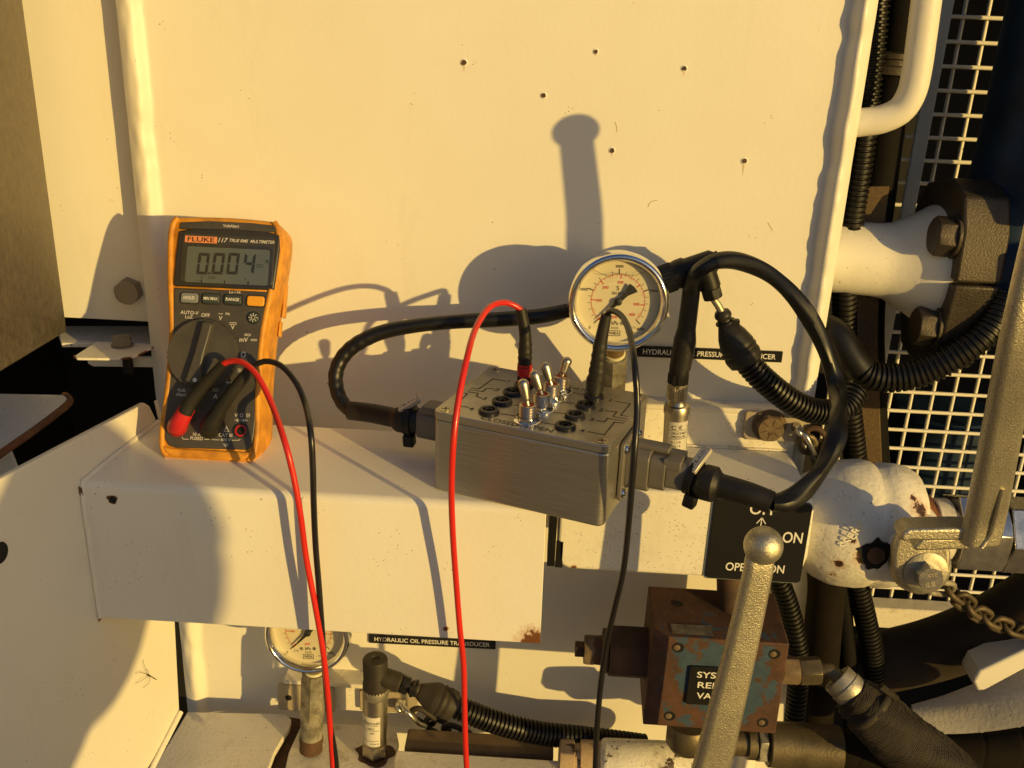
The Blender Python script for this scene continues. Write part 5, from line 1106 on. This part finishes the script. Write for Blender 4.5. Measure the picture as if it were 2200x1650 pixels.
b = MB(); b.corr([PY(1842, 788, -7), PY(1868, 806, -9), PY(1915, 812, -10), PY(1980, 800, -12), PY(2050, 766, -14), PY(2105, 728, -14), PY(2140, 685, -10), PY(2165, 630, -5)], 12.0, 4.6, .15, 24); b.build('conduit', 'conduit_black', fc)

# ------------------------------------------------------------------ white tubular rail, upper right
rl = thing('tubular_rail', 'bent white painted tube handrail at the top right beside the plate', 'handrail', PY(1850, 262, 10))
b = MB(); b.tube([PY(1800, 268, 10), PY(1850, 263, 10), PY(1895, 256, 8), PY(1935, 236, 6), PY(1958, 200, 4), PY(1970, 150, 3), PY(1980, 80, 2), PY(1992, -10, 0), PY(2010, -130, -2)], 10.6, 36, step=2); b.build('rail_tube', 'white_enamel', rl, angle=80)

# ------------------------------------------------------------------ wire guard
MY = 190.
mg = thing('wire_guard', 'white welded wire mesh guard over the dark bay at the right', 'wire guard', (420, MY, -240))
x0, z1 = PY(2010, 100, MY)[0], PY(2010, 35, MY)[2]; pit = 21.3
wh = []
XM0 = PY(1885, 860, MY)[0]-20; XM1 = XM0+330
k = 0
zz = PY(2100, 92, MY)[2]+pit*2
hm = None
def wire_mesh(L, vertical):
    m_ = MB(); (m_.cyl((0, 0, 0), (0, 0, L), 1.9, n=10) if vertical else m_.cyl((0, 0, 0), (L, 0, 0), 1.9, n=10)); return m_
ZM0 = PY(1900, 1300, MY)[2]
src = wire_mesh(XM1-XM0, False).build('wire', 'white_enamel', mg, org=(0, 0, 0)); src.location = ((XM0-420)*S, 0, (zz+240)*S)
j = 1
while zz-j*pit > ZM0-5:
    c = src.copy(); COL.objects.link(c); c.parent = mg; c.location = ((XM0-420)*S, 0, (zz-j*pit+240)*S); j += 1
srv = wire_mesh(zz-ZM0+20, True).build('wire', 'white_enamel', mg, org=(0, 0, 0)); xv = PY(2062, 92, MY)[0]
xv0 = xv-pit*3; srv.location = ((xv0-420)*S, 3.6*S, (ZM0-10+240)*S)
j = 1
while xv0+j*pit < XM1:
    c = srv.copy(); COL.objects.link(c); c.parent = mg; c.location = ((xv0+j*pit-420)*S, 3.6*S, (ZM0-10+240)*S); j += 1
b = MB(); c_ = PY(2000, 1320, MY-10); b.box((c_[0]+30, MY-12, c_[2]), (380, 22, 26)); b.build('bottom_frame', 'white_enamel_dirty', mg, bevel=1.5)
pz = [PY(x, y, MY-30) for x, y in ((2052, -20), (1985, 330))]
b = MB(); xp = PY(1960, 400, MY-25)[0]; b.box((xp, MY-25, 60), (12.5, 4, 640)); b.build('side_frame', 'white_enamel', mg, bevel=.8)
# ------------------------------------------------------------------ hoses, straps and conduits in the gap right of the plate
def vrun(name, label, cat, pts, r, m_, corr=False, part=None, flat=False):
    t = thing(name, label, cat, pts[-1]); b = MB()
    if corr: b.corr(pts, r, 4.4, .16, 20)
    elif flat: sweep(b, spline(pts, 6), [r*2]*len(spline(pts, 6)), [4]*len(spline(pts, 6)))
    else: b.tube(pts, r, 20)
    b.build(part or 'outer', m_, t, bevel=.4 if flat else 0); return t
vrun('corrugated_conduit', 'black corrugated conduit running straight down beside the plate edge behind the rail', 'conduit', [PY(1888, -60, 45), PY(1872, 120, 45), PY(1850, 330, 45), PY(1828, 480, 45), PY(1815, 600, 45), PY(1818, 800, 45), PY(1835, 960, 45), PY(1848, 1080, 45)], 10.5, 'conduit_black', True, 'conduit')
vrun('hydraulic_hose', 'dark sleeved hose descending behind the white rail at the top right', 'hydraulic hose', [PY(1945, -60, 70), PY(1930, 80, 70), PY(1905, 260, 70), PY(1885, 420, 70), PY(1872, 520, 70), PY(1862, 700, 70), PY(1870, 900, 70), PY(1880, 1060, 70)], 15, 'hose_black', False, 'hose')
b = MB(); w_ = thing('hose_clamp', 'dark ridged coupling on the hose behind the white rail', 'hose clamp', PY(1920, 140, 66)); 
hA, hB = PY(1922, 110, 70), PY(1912, 165, 70); b.lathe(hA, hB-hA, [(0, 16), (1, 20), (5, 20), (6, 17), (10, 17), (11, 21), (17, 21), (18, 16)], 28); b.build('coupling', 'flange_black', w_)
vrun('webbing_strap', 'brown woven strap hanging between the conduits and the wire guard', 'strap', [PY(1885, 400, 55), PY(1868, 560, 55), PY(1862, 720, 55), PY(1866, 860, 55), PY(1872, 1000, 55)], 9.5, mat('webbing', (.10, .062, .026), .8, grain=1., gscale=1100, vary=.3, vscale=400), False, 'strap', True)
vrun('insulated_hose', 'thick rough dark brown insulated hose below the ball valve', 'hydraulic hose', [PY(1770, 1180, 10), PY(1776, 1260, 10), PY(1768, 1350, 10), PY(1762, 1430, 12), PY(1752, 1540, 14), PY(1740, 1700, 16)], 17, 'hose_dusty', False, 'hose')
vrun('corrugated_conduit', 'black corrugated conduit hanging below the ball valve in front of the frame', 'conduit', [PY(1832, 1200, 30), PY(1848, 1280, 30), PY(1862, 1340, 30), PY(1874, 1400, 30), PY(1880, 1470, 32), PY(1890, 1560, 40)], 10.5, 'conduit_black', True, 'conduit')
vrun('cable_run', 'thin black cable beside the corrugated conduit under the ball valve', 'cable', [PY(1806, 1180, 34), PY(1812, 1300, 34), PY(1822, 1420, 34), PY(1830, 1560, 36)], 8, 'hose_black', False, 'cable')
vrun('corrugated_conduit', 'black corrugated conduit passing down behind the rusty block and hex adaptor', 'conduit', [PY(1668, 1235, -20), PY(1690, 1290, -20), PY(1706, 1350, -22), PY(1716, 1420, -26), PY(1712, 1500, -30), PY(1700, 1600, -34)], 9.5, 'conduit_black', True, 'conduit')
vrun('port_hose', 'dark hose stub rising from the rusty block to the white box section', 'hydraulic hose', [PY(1576, 1330, -85), PY(1572, 1290, -82), PY(1570, 1240, -75), PY(1570, 1200, -70)], 11.5, 'rust_dark', False, 'hose')
vrun('hydraulic_hose', 'very thick dusty brown hose sweeping up to the right edge below the wire guard', 'hydraulic hose', [PY(1790, 1440, 60), PY(1880, 1425, 55), PY(1990, 1400, 45), PY(2090, 1365, 30), PY(2180, 1320, 15), PY(2290, 1250, 0)], 30, mat('hose_brown', (.035, .023, .012), .8, grain=.5, vary=.3), False, 'hose')
# white frame pieces behind, lower right and by the plate
fb = thing('frame_post', 'white painted frame post behind the hoses, right of the rusty block', 'frame post', (250, 60, -330))
p0, p1 = PY(1640, 1290, 18), PY(1750, 1290, 18)
b = MB(); b.box(((228+p1[0])/2, 22, -235), (p1[0]-228, 6, 330)); b.build('post', 'white_enamel', fb, bevel=1)
fb2 = thing('frame_bracket', 'white painted angled bracket at the right edge under the thick brown hose', 'bracket', PY(2140, 1470, -40))
q = [PY(x, y, -30) for x, y in ((2090, 1465), (2105, 1440), (2210, 1392), (2300, 1350), (2300, 1385), (2115, 1485), (2100, 1486))]
f = FY(-30); b = MB(); b.prism([(p[0], p[2]) for p in q], f, 0, -30); b.build('bracket_body', 'white_enamel', fb2, bevel=2.5, seg=3)
pp = thing('curved_panel', 'white curved panel in the lower right corner behind the wrapped hose', 'steel panel', PY(2100, 1560, 10))
b = MB(); rows = []
for (x1_, y1_, x2_, y2_, Y1, Y2) in ((1960, 1520, 1985, 1700, 30, -20), (2030, 1500, 2060, 1700, 26, -24), (2120, 1465, 2150, 1700, 16, -34), (2210, 1428, 2240, 1700, 0, -44), (2330, 1380, 2360, 1700, -20, -60)):
    A, B = PY(x1_, y1_, Y1), PY(x2_, y2_, Y2); rows.append([A*(1-s_)+B*s_+A3(0, -6*sin(pi*s_), 0) for s_ in np.linspace(0, 1, 7)]+[B+A3(0, 4, 0), A+A3(0, 4, 0)])
b.rings(rows); b.build('panel', 'white_enamel_dusty', pp, angle=60)
bb_ = thing('blue_drum', 'dim blue painted drum inside the dark bay behind the wire guard', 'drum', PY(1960, 960, 360))
b = MB(); b.lathe(PY(1960, 960, 380)+A3(30, 0, -60), (0, 0, 1), [(0, 60), (5, 64), (110, 64), (116, 58)], 40); b.build('drum_body', 'blue_steel', bb_)
# ------------------------------------------------------------------ photographer's companion leaning in, outside the picture (casts the soft shadow at the left)
pr = thing('person', 'worker in a knit cap and dark blue overalls bending forward beside the camera', 'person', (300, -1130, -1500))
K = 1.0
j = {'hip': (210, -1240, -260), 'belly': (290, -1200, -90), 'chest': (400, -1150, 50), 'neck': (530, -1115, 65), 'head0': (580, -1104, 85),
     'lsh': (370, -1060, 60), 'lel': (270, -1060, -150), 'lha': (300, -1080, -390), 'rsh': (360, -1300, 60), 'rel': (300, -1330, -190), 'rha': (320, -1260, -420),
     'lhip': (210, -1150, -340), 'lkn': (270, -1120, -880), 'lan': (210, -1150, -1420), 'lto': (300, -1080, -1460), 'rhip': (210, -1330, -340), 'rkn': (260, -1360, -880), 'ran': (180, -1380, -1420), 'rto': (270, -1310, -1460)}
rad = {'hip': 120, 'belly': 125, 'chest': 135, 'neck': 92, 'head0': 70, 'lsh': 52, 'lel': 42, 'lha': 30, 'rsh': 62, 'rel': 42, 'rha': 30, 'lhip': 88, 'lkn': 58, 'lan': 42, 'lto': 40, 'rhip': 88, 'rkn': 58, 'ran': 42, 'rto': 40}
E_ = [('hip', 'belly'), ('belly', 'chest'), ('chest', 'neck'), ('neck', 'head0'), ('chest', 'lsh'), ('lsh', 'lel'), ('lel', 'lha'), ('chest', 'rsh'), ('rsh', 'rel'), ('rel', 'rha'), ('hip', 'lhip'), ('lhip', 'lkn'), ('lkn', 'lan'), ('lan', 'lto'), ('hip', 'rhip'), ('rhip', 'rkn'), ('rkn', 'ran'), ('ran', 'rto')]
ks = list(j); me = bpy.data.meshes.new('body'); o_ = ORG['person']
me.from_pydata([tuple((A3(*j[k])-o_)*S) for k in ks], [(ks.index(a), ks.index(b_)) for a, b_ in E_], [])
me.materials.append(flat('overall_cloth', (.03, .045, .09), .9))
bo = bpy.data.objects.new('body', me); COL.objects.link(bo); bo.parent = pr
bpy.data.objects.remove(bo)
bm_ = MB()
for a, b_ in E_:
    A, B = A3(*j[a]), A3(*j[b_]); L = np.linalg.norm(B-A)
    bm_.lathe(A, B-A, [(-rad[a]*.95, rad[a]*.25), (-rad[a]*.7, rad[a]*.7), (0, rad[a])]+[(L, rad[b_]), (L+rad[b_]*.7, rad[b_]*.7), (L+rad[b_]*.95, rad[b_]*.25)], 18)
bo = bm_.build('body', MATS['overall_cloth'], pr, angle=180)
rm = bo.modifiers.new('remesh', 'REMESH'); rm.mode = 'VOXEL'; rm.voxel_size = .018; rm.use_smooth_shade = True
sm_ = bo.modifiers.new('smooth', 'SMOOTH'); sm_.iterations = 12; sm_.factor = .6
b = MB(); b.sphere((620, -1100, 138), 79, 28, 1.52); b.sphere((696, -1094, 110), 10, 12); b.sphere((625, -1030, 120), 11, 12, 1.4); b.sphere((625, -1170, 120), 11, 12, 1.4); b.build('head', flat('skin_tone', (.42, .24, .16), .6), pr)
b = MB(); b.lathe((619, -1100, 160), (0, 0, 1), [(0, 80), (15, 79.5), (40, 74), (65, 62), (85, 44), (101, 15), (104, .1)], 40); b.build('knit_cap', flat('cap_wool', (.05, .05, .06), .9), pr)

# side housing added unseen, just outside the right edge: it shades the hoses, flange and pipe neck
sh_ = thing('side_occluder', 'dark steel side housing post added unseen beyond the right edge to shade the hoses and flange', 'occluder', (430, 20, 20))
b = MB(); b.box((450, 5, 388), (80, 150, 400)); b.build('post', 'flange_black', sh_, bevel=3); b = MB(); b.box((450, 5, 93), (80, 150, 146)); b.build('post', 'flange_black', sh_, bevel=3); b = MB(); b.box((478, 5, 176), (12, 12, 30)); b.build('spacer', 'flange_black', sh_)
